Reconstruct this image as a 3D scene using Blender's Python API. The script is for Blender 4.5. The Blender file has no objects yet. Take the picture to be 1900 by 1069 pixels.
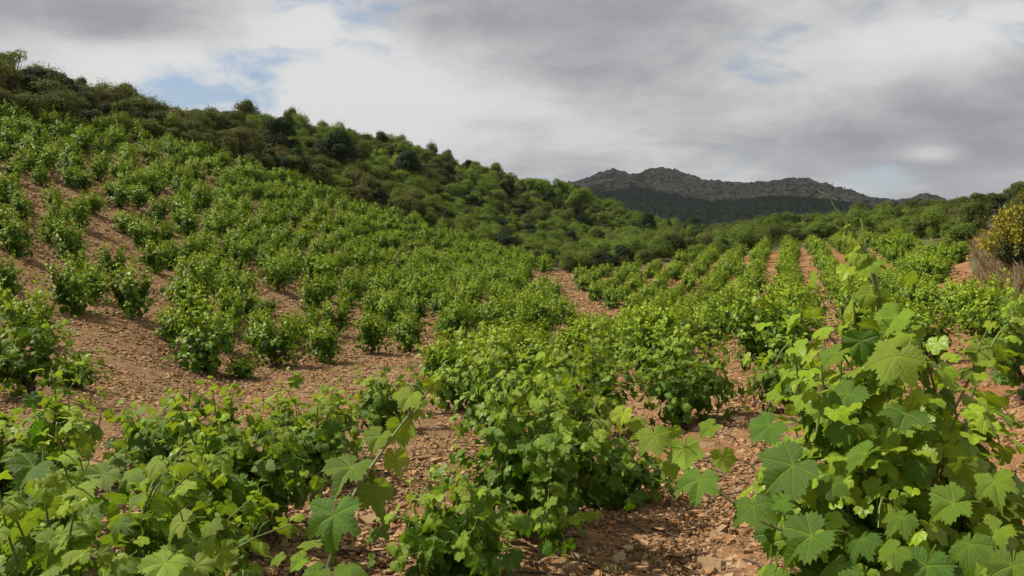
import bpy, math, random
import numpy as np
from mathutils import Vector, Matrix

random.seed(11)
sc = bpy.context.scene
COL = sc.collection
R = math.radians

# ------------------------------------------------------------------ camera
EYE = 1.6
FPX = 1583.3                      # focal length in pixels of the 1900 px wide photograph
PITCH = R(4.85)
cam_d = bpy.data.cameras.new('camera')
cam = bpy.data.objects.new('camera', cam_d); COL.objects.link(cam)
cam.location = (0, 0, EYE)
cam.rotation_euler = (R(90) - PITCH, 0, 0)
cam_d.sensor_width = 36.0
cam_d.lens = FPX / 1900 * 36
cam_d.clip_start = 0.05
cam_d.clip_end = 20000
sc.camera = cam
sc.view_settings.view_transform = 'Standard'
sc.view_settings.look = 'None'
sc.view_settings.exposure = 0.38
sc.view_settings.gamma = 1.0
sc.view_settings.use_curve_mapping = False
sc.cycles.use_denoising = True
sc.cycles.max_bounces = 6
sc.cycles.diffuse_bounces = 2
sc.cycles.transmission_bounces = 4
sc.cycles.transparent_max_bounces = 8
sc.cycles.sample_clamp_indirect = 4

SUN_EL, SUN_AZ = R(53), R(-80)    # azimuth measured from the view direction (+Y), negative = left
SUN_DIR = np.array([math.sin(SUN_AZ)*math.cos(SUN_EL), math.cos(SUN_AZ)*math.cos(SUN_EL), math.sin(SUN_EL)])

def ray(px, py):
    xc = (px - 950) / FPX; yc = (534.5 - py) / FPX
    return np.array([xc, math.cos(PITCH) + yc*math.sin(PITCH), -math.sin(PITCH) + yc*math.cos(PITCH)])

def at(px, py, r):
    """world point seen at pixel (px,py) at horizontal range r"""
    d = ray(px, py); t = r / math.hypot(d[0], d[1])
    return np.array([0, 0, EYE]) + d*t

def proj(P):
    P = np.asarray(P, float); q = P - np.array([0, 0, EYE])
    cp, sp = math.cos(PITCH), math.sin(PITCH)
    f = q[..., 1]*cp - q[..., 2]*sp
    u = q[..., 1]*sp + q[..., 2]*cp
    f = np.where(np.abs(f) < 1e-6, 1e-6, f)
    px = 950 + FPX*q[..., 0]/f; py = 534.5 - FPX*u/f
    return np.where(f > 0, px, -9e4), np.where(f > 0, py, -9e4)

# ------------------------------------------------------------------ node helper
class NT:
    def __init__(self, tree): self.t = tree
    def n(self, typ, **kw):
        nd = self.t.nodes.new(typ)
        for k, v in kw.items():
            if k.startswith('i_'):
                key = k[2:]
                key = int(key) if key.isdigit() else key.replace('_', ' ')
                self.put(nd.inputs[key], v)
            else: setattr(nd, k, v)
        return nd
    def put(self, sock, v):
        if hasattr(v, 'is_output') or isinstance(v, bpy.types.NodeSocket): self.t.links.new(v, sock)
        else: sock.default_value = v
    def math(self, op, a, b=None, c=None, clamp=False):
        nd = self.t.nodes.new('ShaderNodeMath'); nd.operation = op; nd.use_clamp = clamp
        self.put(nd.inputs[0], a)
        if b is not None: self.put(nd.inputs[1], b)
        if c is not None: self.put(nd.inputs[2], c)
        return nd.outputs[0]
    def vmath(self, op, a, b=None, out=0):
        nd = self.t.nodes.new('ShaderNodeVectorMath'); nd.operation = op
        self.put(nd.inputs[0], a)
        if b is not None: self.put(nd.inputs[1], b)
        return nd.outputs[out]
    def mix(self, f, a, b, blend='MIX'):
        nd = self.t.nodes.new('ShaderNodeMix'); nd.data_type = 'RGBA'; nd.blend_type = blend
        self.put(nd.inputs[0], f)
        for s, v in ((nd.inputs[6], a), (nd.inputs[7], b)):
            if isinstance(v, tuple) and len(v) == 3: v = v + (1,)
            self.put(s, v)
        return nd.outputs[2]
    def rng(self, v, a, b, c=0.0, d=1.0, smooth=True):
        nd = self.t.nodes.new('ShaderNodeMapRange')
        nd.interpolation_type = 'SMOOTHSTEP' if smooth else 'LINEAR'
        self.put(nd.inputs[0], v)
        for i, x in enumerate((a, b, c, d)): nd.inputs[i+1].default_value = x
        return nd.outputs[0]
    def noise(self, vec, scale, detail=4, rough=0.55, dist=0.0, out=0):
        nd = self.t.nodes.new('ShaderNodeTexNoise')
        if vec is not None: self.put(nd.inputs['Vector'], vec)
        nd.inputs['Scale'].default_value = scale; nd.inputs['Detail'].default_value = detail
        nd.inputs['Roughness'].default_value = rough; nd.inputs['Distortion'].default_value = dist
        return nd.outputs[out]

# ------------------------------------------------------------------ sky
world = bpy.data.worlds.new('World'); sc.world = world; world.use_nodes = True
wt = world.node_tree; wt.nodes.clear(); W = NT(wt)
sky = W.n('ShaderNodeTexSky', sky_type='NISHITA', sun_disc=False, sun_elevation=SUN_EL,
          sun_rotation=SUN_AZ, altitude=600, air_density=1.0, dust_density=1.0, ozone_density=1.0)
tc = W.n('ShaderNodeTexCoord').outputs['Generated']
sep = W.n('ShaderNodeSeparateXYZ'); W.put(sep.inputs[0], tc)
zz = W.math('ADD', W.math('MAXIMUM', sep.outputs[2], 0.0), 0.16)
cmb = W.n('ShaderNodeCombineXYZ')
W.put(cmb.inputs[0], W.math('DIVIDE', sep.outputs[0], zz))
W.put(cmb.inputs[1], W.math('DIVIDE', sep.outputs[1], zz))
W.put(cmb.inputs[2], 0.37)
plane = cmb.outputs[0]
def blob(px, py, sx, sy):
    d = ray(px, py); d = d/np.linalg.norm(d)
    sx /= FPX; sy /= FPX
    v = W.vmath('SUBTRACT', tc, tuple(d))
    v = W.vmath('MULTIPLY', v, (1/sx, 1/sx, 1/sy))
    q = W.vmath('DOT_PRODUCT', v, v, out=1)
    return W.math('EXPONENT', W.math('MULTIPLY', q, -1.0))
def blobsum(lst):
    s = None
    for px, py, sx, sy, w in lst:
        b = W.math('MULTIPLY', blob(px, py, sx, sy), w)
        s = b if s is None else W.math('ADD', s, b)
    return s
n_big = W.noise(plane, 0.55, 3, 0.5, 0.35)
n_fine = W.noise(plane, 1.9, 7, 0.58, 0.5)
n_det = W.noise(W.vmath('MULTIPLY', tc, (1, 1, 2.2)), 9.0, 8, 0.62, 0.6)
n_wisp = W.noise(W.vmath('MULTIPLY', tc, (2.2, 2.2, 4.6)), 1.5, 5, 0.52, 0.5)
# where the blue shows (negative = gap in the cloud)
gap = blobsum([(430, 130, 120, 70, -0.30), (330, 90, 90, 60, -0.16), (330, 185, 150, 38, -0.34), (690, 40, 110, 50, -0.24), (20, 60, 40, 25, -0.25),
               (600, 15, 90, 30, -0.16), (1610, 345, 90, 28, -0.30), (1660, 325, 50, 20, -0.18), (240, 130, 60, 50, 0.10),
               (130, 20, 260, 60, 0.45), (600, 170, 110, 80, 0.1)])
dens = W.math('ADD', W.math('ADD', W.math('MULTIPLY', n_fine, 0.6), W.math('MULTIPLY', n_wisp, 0.35)), gap)
dens = W.math('ADD', dens, W.math('MULTIPLY', W.math('SUBTRACT', n_det, 0.5), 1.3))
cover = W.rng(dens, -0.02, 0.36)
# how thick (dark) the cloud is
dark = blobsum([(170, 25, 260, 45, 0.34), (560, 0, 120, 40, -0.1), (1110, 120, 240, 70, 0.20), (1050, 30, 450, 40, 0.20), (1850, 170, 130, 90, 0.32),
                (1480, 250, 300, 70, 0.16), (1000, 330, 400, 50, 0.10), (1500, 130, 200, 60, -0.15), (1810, 60, 120, 60, -0.30),
                (700, 170, 260, 110, -0.30), (230, 120, 160, 40, -0.25), (560, 90, 120, 90, -0.26), (1360, 330, 60, 40, -0.24), (1735, 285, 45, 18, -0.3),
                (1600, 340, 60, 20, -0.3), (1300, 60, 120, 50, 0.0)])
shade = W.math('ADD', W.math('ADD', W.math('MULTIPLY', n_big, 0.55), W.math('MULTIPLY', n_wisp, 0.55)), dark)
shade = W.math('ADD', shade, W.math('MULTIPLY', W.math('SUBTRACT', n_fine, .5), -0.45))
shade = W.math('ADD', shade, W.math('MULTIPLY', W.math('SUBTRACT', n_det, .5), -0.50))
sh = W.rng(shade, 0.24, 0.95, 0, 1)
ccol = W.mix(sh, (5.7, 5.7, 5.65), (2.5, 2.57, 2.75))
blue = W.mix(0.55, sky.outputs[0], (2.4, 3.0, 4.0))
skycol = W.mix(cover, blue, ccol)
bg = W.n('ShaderNodeBackground'); W.put(bg.inputs[0], skycol); bg.inputs[1].default_value = 0.1
wo = W.n('ShaderNodeOutputWorld'); wt.links.new(bg.outputs[0], wo.inputs[0])

# ------------------------------------------------------------------ sun
sl = bpy.data.lights.new('sun', 'SUN'); sl.energy = 5.0; sl.angle = R(0.53); sl.color = (1.0, 0.93, 0.82)
so = bpy.data.objects.new('sun', sl); COL.objects.link(so)
so.rotation_euler = Vector(SUN_DIR).to_track_quat('Z', 'Y').to_euler()
so.location = (-30, 10, 40)

# ------------------------------------------------------------------ numpy noise
def _hash(ix, iy, seed):
    h = (ix.astype(np.int64)*374761393 + iy.astype(np.int64)*668265263 + seed*974634777) & 0x7fffffff
    h = ((h ^ (h >> 13))*1274126177) & 0x7fffffff
    return ((h ^ (h >> 16)) & 0xffff)/65535.0
def vnoise(x, y, seed=0):
    x = np.asarray(x, float); y = np.asarray(y, float)
    ix = np.floor(x); iy = np.floor(y); fx = x-ix; fy = y-iy
    fx = fx*fx*(3-2*fx); fy = fy*fy*(3-2*fy)
    a = _hash(ix, iy, seed); b = _hash(ix+1, iy, seed); c = _hash(ix, iy+1, seed); d = _hash(ix+1, iy+1, seed)
    return (a*(1-fx)+b*fx)*(1-fy) + (c*(1-fx)+d*fx)*fy
def fbm(x, y, oct=4, seed=0, gain=0.5):
    s = 0; a = 1; t = 0
    for k in range(oct):
        s = s + a*vnoise(x*2**k + 17.3*k, y*2**k - 9.1*k, seed+k); t += a; a *= gain
    return s/t*2-1

# ------------------------------------------------------------------ terrain
CTRL = [  # pixel x, pixel y, range in metres of points on the ground
 (1200,1040,3.95),(1000,985,4.3),(480,1000,4.1),(1600,1069,3.7),(100,1069,3.6),(850,1069,3.7),
 (1400,700,10),(1850,760,9.5),(1880,740,10),(1650,720,9.8),(1200,800,7.4),(1000,800,7.4),
 (700,770,9.0),(300,775,8.8),(0,770,8.6),(850,760,9),
 (1850,525,27),(1770,490,42),(1670,545,32),(1560,550,30),(1530,460,60),(1400,472,61),(1250,486,61),(1150,500,60),
 (1065,512,59),(1030,503,64),(1090,560,45),(1130,600,36),(1400,600,22),(1560,610,19),(1700,620,18),(1880,620,16),(1200,640,22),(1000,640,24),
 (840,642,22.5),(690,657,20.5),(510,682,18),(380,692,16.8),(140,587,19),(240,589,19),(0,605,17),
 (60,690,12.5),(200,740,11),(450,745,12),(620,722,13),
 (60,480,24),(130,487,25),(200,420,31),(50,350,34),(300,350,42),(0,268,43),(-200,240,38),(-200,420,22),(-200,640,12),
 (300,298,50),(520,348,57),(640,388,60),(800,432,62),(900,467,63),(960,487,63),
 (500,450,38),(700,500,40),(850,520,44),(500,540,27),(700,580,29),(900,570,33),(300,480,29),
 (0,205,48),(300,262,56),(520,318,63),(0,160,60),(300,232,72),(480,248,80),(640,270,92),(760,293,105),(900,326,125),(1060,362,150),(1200,418,170),(1300,446,185),
 (640,350,70),(800,385,80),(900,425,86),(1000,462,86),(1100,476,90),(1200,462,100),(1000,405,122),(1100,420,130),(1350,460,110),(1150,450,125),
 (1530,446,80),(1450,448,90),(1700,442,64),(1800,432,62),(1900,425,60),(1850,412,95),(1700,415,110),(1500,437,140),(1400,446,160),
 (1835,470,38),(1900,445,30),(1900,480,26),(1900,520,24),(2100,480,22),(2100,700,9),
]
cu, cv, cz = [], [], []
def polar(x, y): return np.arctan2(x, y), np.hypot(x, y)
for px, py, r in CTRL:
    p = at(px, py, r); a, rr = polar(p[0], p[1]); cu.append(a); cv.append(rr); cz.append(p[2])
for a in (-150, -110, -75, -50, -31, -15, 0, 15, 31, 50, 75, 110, 150):
    cu.append(R(a)); cv.append(1.6); cz.append(0.0)
    if abs(a) < 35: cu.append(R(a)); cv.append(2.6); cz.append(0.0)
    cu.append(R(a)); cv.append(500); cz.append(-9)
    cu.append(R(a)); cv.append(1200); cz.append(-24)
for a in (-150, -110, -75, -50, 50, 75, 110, 150):
    s = -math.sin(R(a))
    for r, z in ((5, .1), (12, .2 if s < 0 else -.2), (30, -.6 if s < 0 else 1.5), (60, -.8 if s < 0 else 6.0), (120, 0 if s < 0 else 8)):
        cu.append(R(a)); cv.append(r); cz.append(z)
for a, r, z in ((-31, 110, 5.0), (-20, 130, 4), (-8, 190, 2), (0, 230, -1), (8, 260, -3), (14, 300, -5), (22, 250, -3), (31, 200, -1)):
    cu.append(R(a)); cv.append(r); cz.append(z)
KU = 3.0
cu = np.array(cu)*KU; cv = np.log(np.array(cv)); cz = np.array(cz)
def _tps(d2): return np.where(d2 > 1e-12, 0.5*d2*np.log(np.maximum(d2, 1e-12)), 0)
_n = len(cu)
_K = _tps((cu[:, None]-cu)**2 + (cv[:, None]-cv)**2) + np.eye(_n)*0.012
_P = np.stack([np.ones(_n), cu, cv], 1)
_A = np.block([[_K, _P], [_P.T, np.zeros((3, 3))]])
_w = np.linalg.solve(_A, np.concatenate([cz, np.zeros(3)]))
def H(x, y):
    x = np.asarray(x, float); y = np.asarray(y, float)
    a, r = polar(x, y); shp = a.shape
    u = (a*KU).ravel(); v = np.log(np.clip(r, 1.2, 1300)).ravel()
    out = np.empty(u.shape)
    for s in range(0, len(u), 20000):
        uu = u[s:s+20000]; vv = v[s:s+20000]
        k = _tps((uu[:, None]-cu)**2 + (vv[:, None]-cv)**2)
        out[s:s+20000] = k @ _w[:_n] + _w[_n] + _w[_n+1]*uu + _w[_n+2]*vv
    out = out.reshape(shp)
    return out
def hit(px, py, rmin=1.5, rmax=260):
    """ground point under a pixel"""
    d = ray(px, py); rr = np.exp(np.linspace(math.log(rmin), math.log(rmax), 700)); t = rr/math.hypot(d[0], d[1])
    P = np.array([0, 0, EYE]) + t[:, None]*d
    below = P[:, 2] < H(P[:, 0], P[:, 1])
    k = int(np.argmax(below)) if below.any() else len(rr)-1
    return P[k]

def inpoly(x, y, poly):
    x = np.asarray(x); y = np.asarray(y); c = np.zeros(x.shape, bool); n = len(poly); j = n-1
    for i in range(n):
        xi, yi = poly[i]; xj, yj = poly[j]
        if yi != yj:
            c ^= ((yi > y) != (yj > y)) & (x < (xj-xi)*(y-yi)/(yj-yi)+xi)
        j = i
    return c

# ------------------------------------------------------------------ mesh helpers
def mesh_np(name, v, f, attrs=None, uv=None, smooth=False):
    v = np.asarray(v, np.float32); f = np.asarray(f, np.int32)
    m = bpy.data.meshes.new(name); k = f.shape[1]
    m.vertices.add(len(v)); m.vertices.foreach_set('co', v.ravel())
    m.loops.add(f.size); m.loops.foreach_set('vertex_index', f.ravel())
    m.polygons.add(len(f)); m.polygons.foreach_set('loop_start', np.arange(0, f.size, k, dtype=np.int32))
    m.polygons.foreach_set('loop_total', np.full(len(f), k, np.int32))
    m.polygons.foreach_set('use_smooth', np.full(len(f), smooth, bool))
    if uv is not None:
        l = m.uv_layers.new(name='UVMap'); l.data.foreach_set('uv', np.asarray(uv, np.float32)[f.ravel()].ravel())
    for n, a in (attrs or {}).items():
        at_ = m.attributes.new(n, 'FLOAT', 'POINT'); at_.data.foreach_set('value', np.asarray(a, np.float32))
    m.update(calc_edges=True); m.validate()
    return m
def obj(name, mesh, mat=None, parent=None, loc=None, **props):
    if mat is not None and not mesh.materials: mesh.materials.append(mat)
    o = bpy.data.objects.new(name, mesh); COL.objects.link(o)
    if parent is not None: o.parent = parent
    if loc is not None: o.location = loc
    for k, v in props.items(): o[k] = v
    return o
def empty(name, loc, **props):
    o = bpy.data.objects.new(name, None); COL.objects.link(o); o.location = loc; o.empty_display_size = 0.2
    for k, v in props.items(): o[k] = v
    return o
class Acc:
    """collects triangle soups with float attributes"""
    def __init__(s): s.v = []; s.f = []; s.n = 0; s.a = {}; s.uv = []
    def add(s, v, f, uv=None, **at_):
        v = np.asarray(v); s.v.append(v); s.f.append(np.asarray(f)+s.n); s.n += len(v)
        s.uv.append(np.zeros((len(v), 2))+5 if uv is None else uv)
        for k, x in at_.items(): s.a.setdefault(k, []).append(np.broadcast_to(np.asarray(x, float), (len(v),)))
    def mesh(s, name, smooth=False, uv=False):
        return mesh_np(name, np.concatenate(s.v), np.concatenate(s.f), {k: np.concatenate(x) for k, x in s.a.items()},
                       np.concatenate(s.uv) if uv else None, smooth)
def tube(pts, rad, n=5):
    pts = np.asarray(pts, float); k = len(pts); rad = np.broadcast_to(np.asarray(rad, float), (k,))
    t = np.gradient(pts, axis=0); t /= np.linalg.norm(t, axis=1)[:, None]+1e-9
    ref = np.array([0.31, 0.2, 0.93]) if abs(t[0] @ [0.31, 0.2, 0.93]) < .9 else np.array([1., 0, 0])
    a = np.cross(t, ref); a /= np.linalg.norm(a, axis=1)[:, None]+1e-9; b = np.cross(t, a)
    th = np.arange(n)*2*np.pi/n
    v = pts[:, None] + rad[:, None, None]*(np.cos(th)[None, :, None]*a[:, None] + np.sin(th)[None, :, None]*b[:, None])
    i = np.arange(k-1)[:, None]*n; j = np.arange(n)[None]; j2 = (j+1) % n
    f = np.concatenate([np.stack([i+j, i+j2, i+n+j2], -1).reshape(-1, 3), np.stack([i+j, i+n+j2, i+n+j], -1).reshape(-1, 3)])
    return v.reshape(-1, 3), f
def smoothline(p, n):
    p = np.asarray(p, float); s = np.linspace(0, len(p)-1, n); out = []
    for x in s:
        i = min(int(x), len(p)-2); t = x-i
        p0 = p[max(i-1, 0)]; p1 = p[i]; p2 = p[i+1]; p3 = p[min(i+2, len(p)-1)]
        out.append(.5*(2*p1+(p2-p0)*t+(2*p0-5*p1+4*p2-p3)*t*t+(3*p1-p0-3*p2+p3)*t**3))
    return np.array(out)
def nrm(v): return v/(np.linalg.norm(v, axis=-1, keepdims=True)+1e-9)

# ------------------------------------------------------------------ materials
def newmat(name):
    m = bpy.data.materials.new(name); m.use_nodes = True; m.node_tree.nodes.clear(); return m, NT(m.node_tree)
def attr(n, name): return n.n('ShaderNodeAttribute', attribute_name=name).outputs['Fac']
def principled(n, col, rough=0.8, spec=0.3, normal=None):
    p = n.n('ShaderNodeBsdfPrincipled'); n.put(p.inputs['Base Color'], col); n.put(p.inputs['Roughness'], rough)
    p.inputs['Specular IOR Level'].default_value = spec
    if normal is not None: n.put(p.inputs['Normal'], normal)
    return p
def out(n, sh):
    o = n.n('ShaderNodeOutputMaterial'); n.t.links.new(sh, o.inputs['Surface'])
def bump(n, h, s=0.5, d=0.02):
    b = n.n('ShaderNodeBump'); b.inputs['Strength'].default_value = s; b.inputs['Distance'].default_value = d
    n.put(b.inputs['Height'], h); return b.outputs[0]

def leaf_material(name, mature, young, veins, trans=0.34, rough=0.34, spec=0.45):
    m, n = newmat(name)
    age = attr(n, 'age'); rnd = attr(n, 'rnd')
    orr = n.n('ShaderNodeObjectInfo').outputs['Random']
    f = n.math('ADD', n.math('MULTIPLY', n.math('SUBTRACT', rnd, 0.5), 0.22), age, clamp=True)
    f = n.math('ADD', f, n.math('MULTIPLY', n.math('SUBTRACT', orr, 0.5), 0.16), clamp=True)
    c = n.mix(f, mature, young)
    hs = n.n('ShaderNodeHueSaturation'); n.put(hs.inputs['Color'], c)
    n.put(hs.inputs['Hue'], n.math('ADD', 0.485, n.math('MULTIPLY', rnd, 0.03)))
    n.put(hs.inputs['Value'], n.math('ADD', 0.86, n.math('MULTIPLY', n.math('FRACT', n.math('MULTIPLY', rnd, 7.31)), 0.28)))
    c = hs.outputs[0]
    nn = None
    if veins:
        uv = n.n('ShaderNodeUVMap').outputs[0]; s = n.n('ShaderNodeSeparateXYZ'); n.put(s.inputs[0], uv)
        u, v = s.outputs[0], s.outputs[1]
        th = n.math('ABSOLUTE', n.math('ARCTAN2', u, v)); r = n.vmath('LENGTH', uv, out=1)
        ds = [th, n.math('ABSOLUTE', n.math('SUBTRACT', th, R(52))), n.math('ABSOLUTE', n.math('SUBTRACT', th, R(108)))]
        mn = n.math('MINIMUM', n.math('MINIMUM', ds[0], ds[1]), ds[2])
        perp = n.math('MULTIPLY', r, n.math('SINE', n.math('MINIMUM', mn, 1.5)))
        main = n.rng(n.math('ADD', perp, n.math('MULTIPLY', r, 0.012)), 0.012, 0.04, 1, 0)
        sec = n.math('ABSOLUTE', n.math('SUBTRACT', n.math('FRACT', n.math('MULTIPLY', n.math('SUBTRACT', r, n.math('MULTIPLY', perp, 0.85)), 6.5)), 0.5))
        secm = n.rng(sec, 0.02, 0.14, 0.38, 0)
        vein = n.math('MAXIMUM', main, secm)
        c = n.mix(n.math('MULTIPLY', vein, 0.20), c, tuple(min(1, x*1.5+0.02) for x in young))
        tcn = n.n('ShaderNodeTexCoord').outputs['Object']
        blot = n.noise(tcn, 60, 3, 0.6)
        hgt = n.math('ADD', n.math('MULTIPLY', vein, -0.8), n.math('MULTIPLY', blot, 0.7))
        nn = bump(n, hgt, 0.55, 0.004)
        c = n.mix(n.math('MULTIPLY', n.rng(n.noise(uv, 3.0, 3), 0.45, 0.75), 0.22), c, tuple(x*0.6 for x in mature))
    if veins:
        c = n.mix(n.math('MULTIPLY', n.rng(n.noise(tcn, 32, 2, .5), .70, .76), .7), c, (0.16, 0.12, 0.035))
    back = n.n('ShaderNodeNewGeometry').outputs['Backfacing']
    under = n.mix(0.5, c, (0.15, 0.22, 0.035))
    c = n.mix(back, c, under)
    p = principled(n, c, n.math('ADD', rough, n.math('MULTIPLY', back, 0.3)), spec, nn)
    t = n.n('ShaderNodeBsdfTranslucent')
    tcol = n.mix(1.0, c, (2.1, 2.0, 0.9), 'MULTIPLY'); n.put(t.inputs[0], tcol)
    mx = n.n('ShaderNodeMixShader'); mx.inputs[0].default_value = trans
    n.t.links.new(p.outputs[0], mx.inputs[1]); n.t.links.new(t.outputs[0], mx.inputs[2])
    out(n, mx.outputs[0]); return m
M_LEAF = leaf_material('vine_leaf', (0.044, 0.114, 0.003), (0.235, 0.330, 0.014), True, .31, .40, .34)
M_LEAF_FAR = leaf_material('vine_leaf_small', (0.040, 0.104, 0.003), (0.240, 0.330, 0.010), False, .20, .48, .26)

def shrub_material(name, cols, trans=0.25):
    m, n = newmat(name)
    rnd = attr(n, 'rnd'); orr = n.n('ShaderNodeObjectInfo').outputs['Random']
    rp = n.n('ShaderNodeValToRGB'); n.put(rp.inputs[0], orr)
    e = rp.color_ramp.elements
    while len(e) < len(cols): e.new(0.5)
    for i, c in enumerate(cols): e[i].position = i/(len(cols)-1); e[i].color = c+(1,)
    hs = n.n('ShaderNodeHueSaturation'); n.put(hs.inputs['Color'], rp.outputs[0])
    n.put(hs.inputs['Value'], n.math('ADD', 0.5, n.math('MULTIPLY', rnd, 1.0)))
    n.put(hs.inputs['Hue'], n.math('ADD', 0.488, n.math('MULTIPLY', n.math('FRACT', n.math('MULTIPLY', rnd, 5.7)), 0.024)))
    p = principled(n, hs.outputs[0], 0.7, 0.25)
    t = n.n('ShaderNodeBsdfTranslucent'); n.put(t.inputs[0], n.mix(1.0, hs.outputs[0], (1.7, 1.6, 0.9), 'MULTIPLY'))
    mx = n.n('ShaderNodeMixShader'); mx.inputs[0].default_value = trans
    n.t.links.new(p.outputs[0], mx.inputs[1]); n.t.links.new(t.outputs[0], mx.inputs[2])
    out(n, mx.outputs[0]); return m
M_SCRUB = shrub_material('scrub_leaf', [(0.060, 0.074, 0.015), (0.088, 0.110, 0.020), (0.112, 0.110, 0.034), (0.078, 0.108, 0.017), (0.118, 0.146, 0.024)])
M_OAK = shrub_material('oak_leaf', [(0.022, 0.042, 0.012), (0.034, 0.058, 0.014)])
M_GREEN = shrub_material('bright_leaf', [(0.110, 0.165, 0.022), (0.140, 0.200, 0.028)], 0.32)
M_PINE = shrub_material('pine_needle', [(0.050, 0.074, 0.016), (0.072, 0.100, 0.020), (0.094, 0.122, 0.026)])
M_BROOM = shrub_material('broom_stem', [(0.085, 0.110, 0.045), (0.10, 0.125, 0.05)])
M_FLOWER = shrub_material('broom_flower', [(0.22, 0.20, 0.018), (0.29, 0.255, 0.024)])
M_DRY = shrub_material('dry_grass', [(0.20, 0.15, 0.08), (0.26, 0.20, 0.11)])
M_WEED = shrub_material('weed_leaf', [(0.10, 0.14, 0.04), (0.13, 0.16, 0.05)])

def bark_material():
    m, n = newmat('vine_bark'); co = n.n('ShaderNodeTexCoord').outputs['Object']
    k = n.noise(n.vmath('MULTIPLY', co, (9, 9, 2.5)), 6, 6, 0.65)
    c = n.mix(n.rng(k, 0.35, 0.65), (0.028, 0.020, 0.015), (0.13, 0.095, 0.070))
    out(n, principled(n, c, 0.9, 0.15, bump(n, k, 1.0, 0.02)).outputs[0]); return m
M_BARK = bark_material()
def cane_material():
    m, n = newmat('vine_cane'); a = attr(n, 'age')
    c = n.mix(a, (0.085, 0.075, 0.030), (0.150, 0.215, 0.045))
    out(n, principled(n, c, 0.5, 0.4).outputs[0]); return m
M_CANE = cane_material()

def soil_material():
    m, n = newmat('stony_soil')
    g = n.n('ShaderNodeNewGeometry').outputs['Position']
    scrub = attr(n, 'scrub'); red = attr(n, 'red')
    a = n.noise(g, 0.6, 5, 0.6); b = n.noise(g, 9, 6, 0.7); c3 = n.noise(g, 45, 4, 0.7)
    tan = n.mix(n.rng(a, 0.35, 0.65), (0.165, 0.099, 0.044), (0.222, 0.140, 0.069))
    redc = n.mix(n.rng(a, 0.35, 0.65), (0.265, 0.118, 0.046), (0.335, 0.182, 0.082))
    c = n.mix(red, tan, redc)
    c = n.mix(n.rng(b, 0.42, 0.72), c, (0.115, 0.068, 0.040))
    vor = n.n('ShaderNodeTexVoronoi'); n.put(vor.inputs['Vector'], g); vor.inputs['Scale'].default_value = 26; vor.inputs['Randomness'].default_value = 1
    stone = n.rng(vor.outputs['Distance'], 0.15, 0.42, 1, 0)
    rs = n.n('ShaderNodeSeparateColor'); n.put(rs.inputs[0], vor.outputs['Color'])
    sc_ = n.mix(rs.outputs[0], (0.12, 0.072, 0.042), (0.30, 0.21, 0.135))
    c = n.mix(n.math('MULTIPLY', stone, n.rng(rs.outputs[1], 0.3, 0.5, 0, 0.85)), c, sc_)
    gr = n.mix(n.rng(n.noise(g, 0.25, 4), 0.4, 0.6), (0.060, 0.068, 0.026), (0.115, 0.095, 0.050))
    c = n.mix(scrub, c, gr)
    h = n.math('ADD', n.math('MULTIPLY', b, 0.5), n.math('ADD', n.math('MULTIPLY', c3, 0.35), n.math('MULTIPLY', stone, 0.5)))
    out(n, principled(n, c, 0.95, 0.12, bump(n, h, 0.9, 0.03)).outputs[0]); return m
M_SOIL = soil_material()
def stone_material():
    m, n = newmat('field_stone'); a = attr(n, 'rnd'); orr = n.n('ShaderNodeObjectInfo').outputs['Random']
    f = n.math('FRACT', n.math('ADD', a, orr))
    rp = n.n('ShaderNodeValToRGB'); n.put(rp.inputs[0], f); e = rp.color_ramp.elements
    cols = [(0.21, 0.112, 0.043), (0.36, 0.212, 0.092), (0.13, 0.078, 0.040), (0.42, 0.290, 0.150), (0.33, 0.158, 0.055), (0.33, 0.240, 0.150), (0.21, 0.112, 0.043)]
    while len(e) < len(cols): e.new(0.5)
    for i, c in enumerate(cols): e[i].position = i/(len(cols)-1); e[i].color = c+(1,)
    k = n.noise(n.n('ShaderNodeNewGeometry').outputs['Position'], 40, 5, 0.7)
    c = n.mix(n.math('MULTIPLY', n.rng(k, 0.45, 0.7), 0.5), rp.outputs[0], (0.19, 0.10, 0.06))
    out(n, principled(n, c, 0.88, 0.2, bump(n, k, 0.7, 0.01)).outputs[0]); return m
M_STONE = stone_material()

# ------------------------------------------------------------------ fields seen in the photograph (pixel outlines of the vine bases)
LEFT = [(-260, 175), (-260, 760), (-60, 700), (40, 640), (60, 600), (130, 592), (250, 592), (330, 645), (400, 694), (520, 684), (600, 674), (700, 660), (850, 645),
        (1000, 622), (1060, 606), (1045, 575), (1010, 545), (985, 525), (990, 512), (1035, 503), (960, 486), (900, 466), (800, 430), (700, 398), (640, 376), (520, 330),
        (400, 284), (300, 259), (120, 234), (0, 221)]
RIGHT = [(1062, 520), (1150, 508), (1250, 492), (1370, 477), (1450, 464), (1560, 452), (1650, 449), (1745, 458), (1795, 474), (1765, 520), (1735, 545), (1850, 562), (1990, 590),
         (1990, 700), (1800, 690), (1640, 700), (1480, 690), (1335, 690), (1345, 765), (1180, 800), (1000, 810), (850, 790), (815, 720), (880, 668), (1010, 648),
         (1150, 620), (1175, 596), (1150, 580), (1100, 560)]

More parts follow.
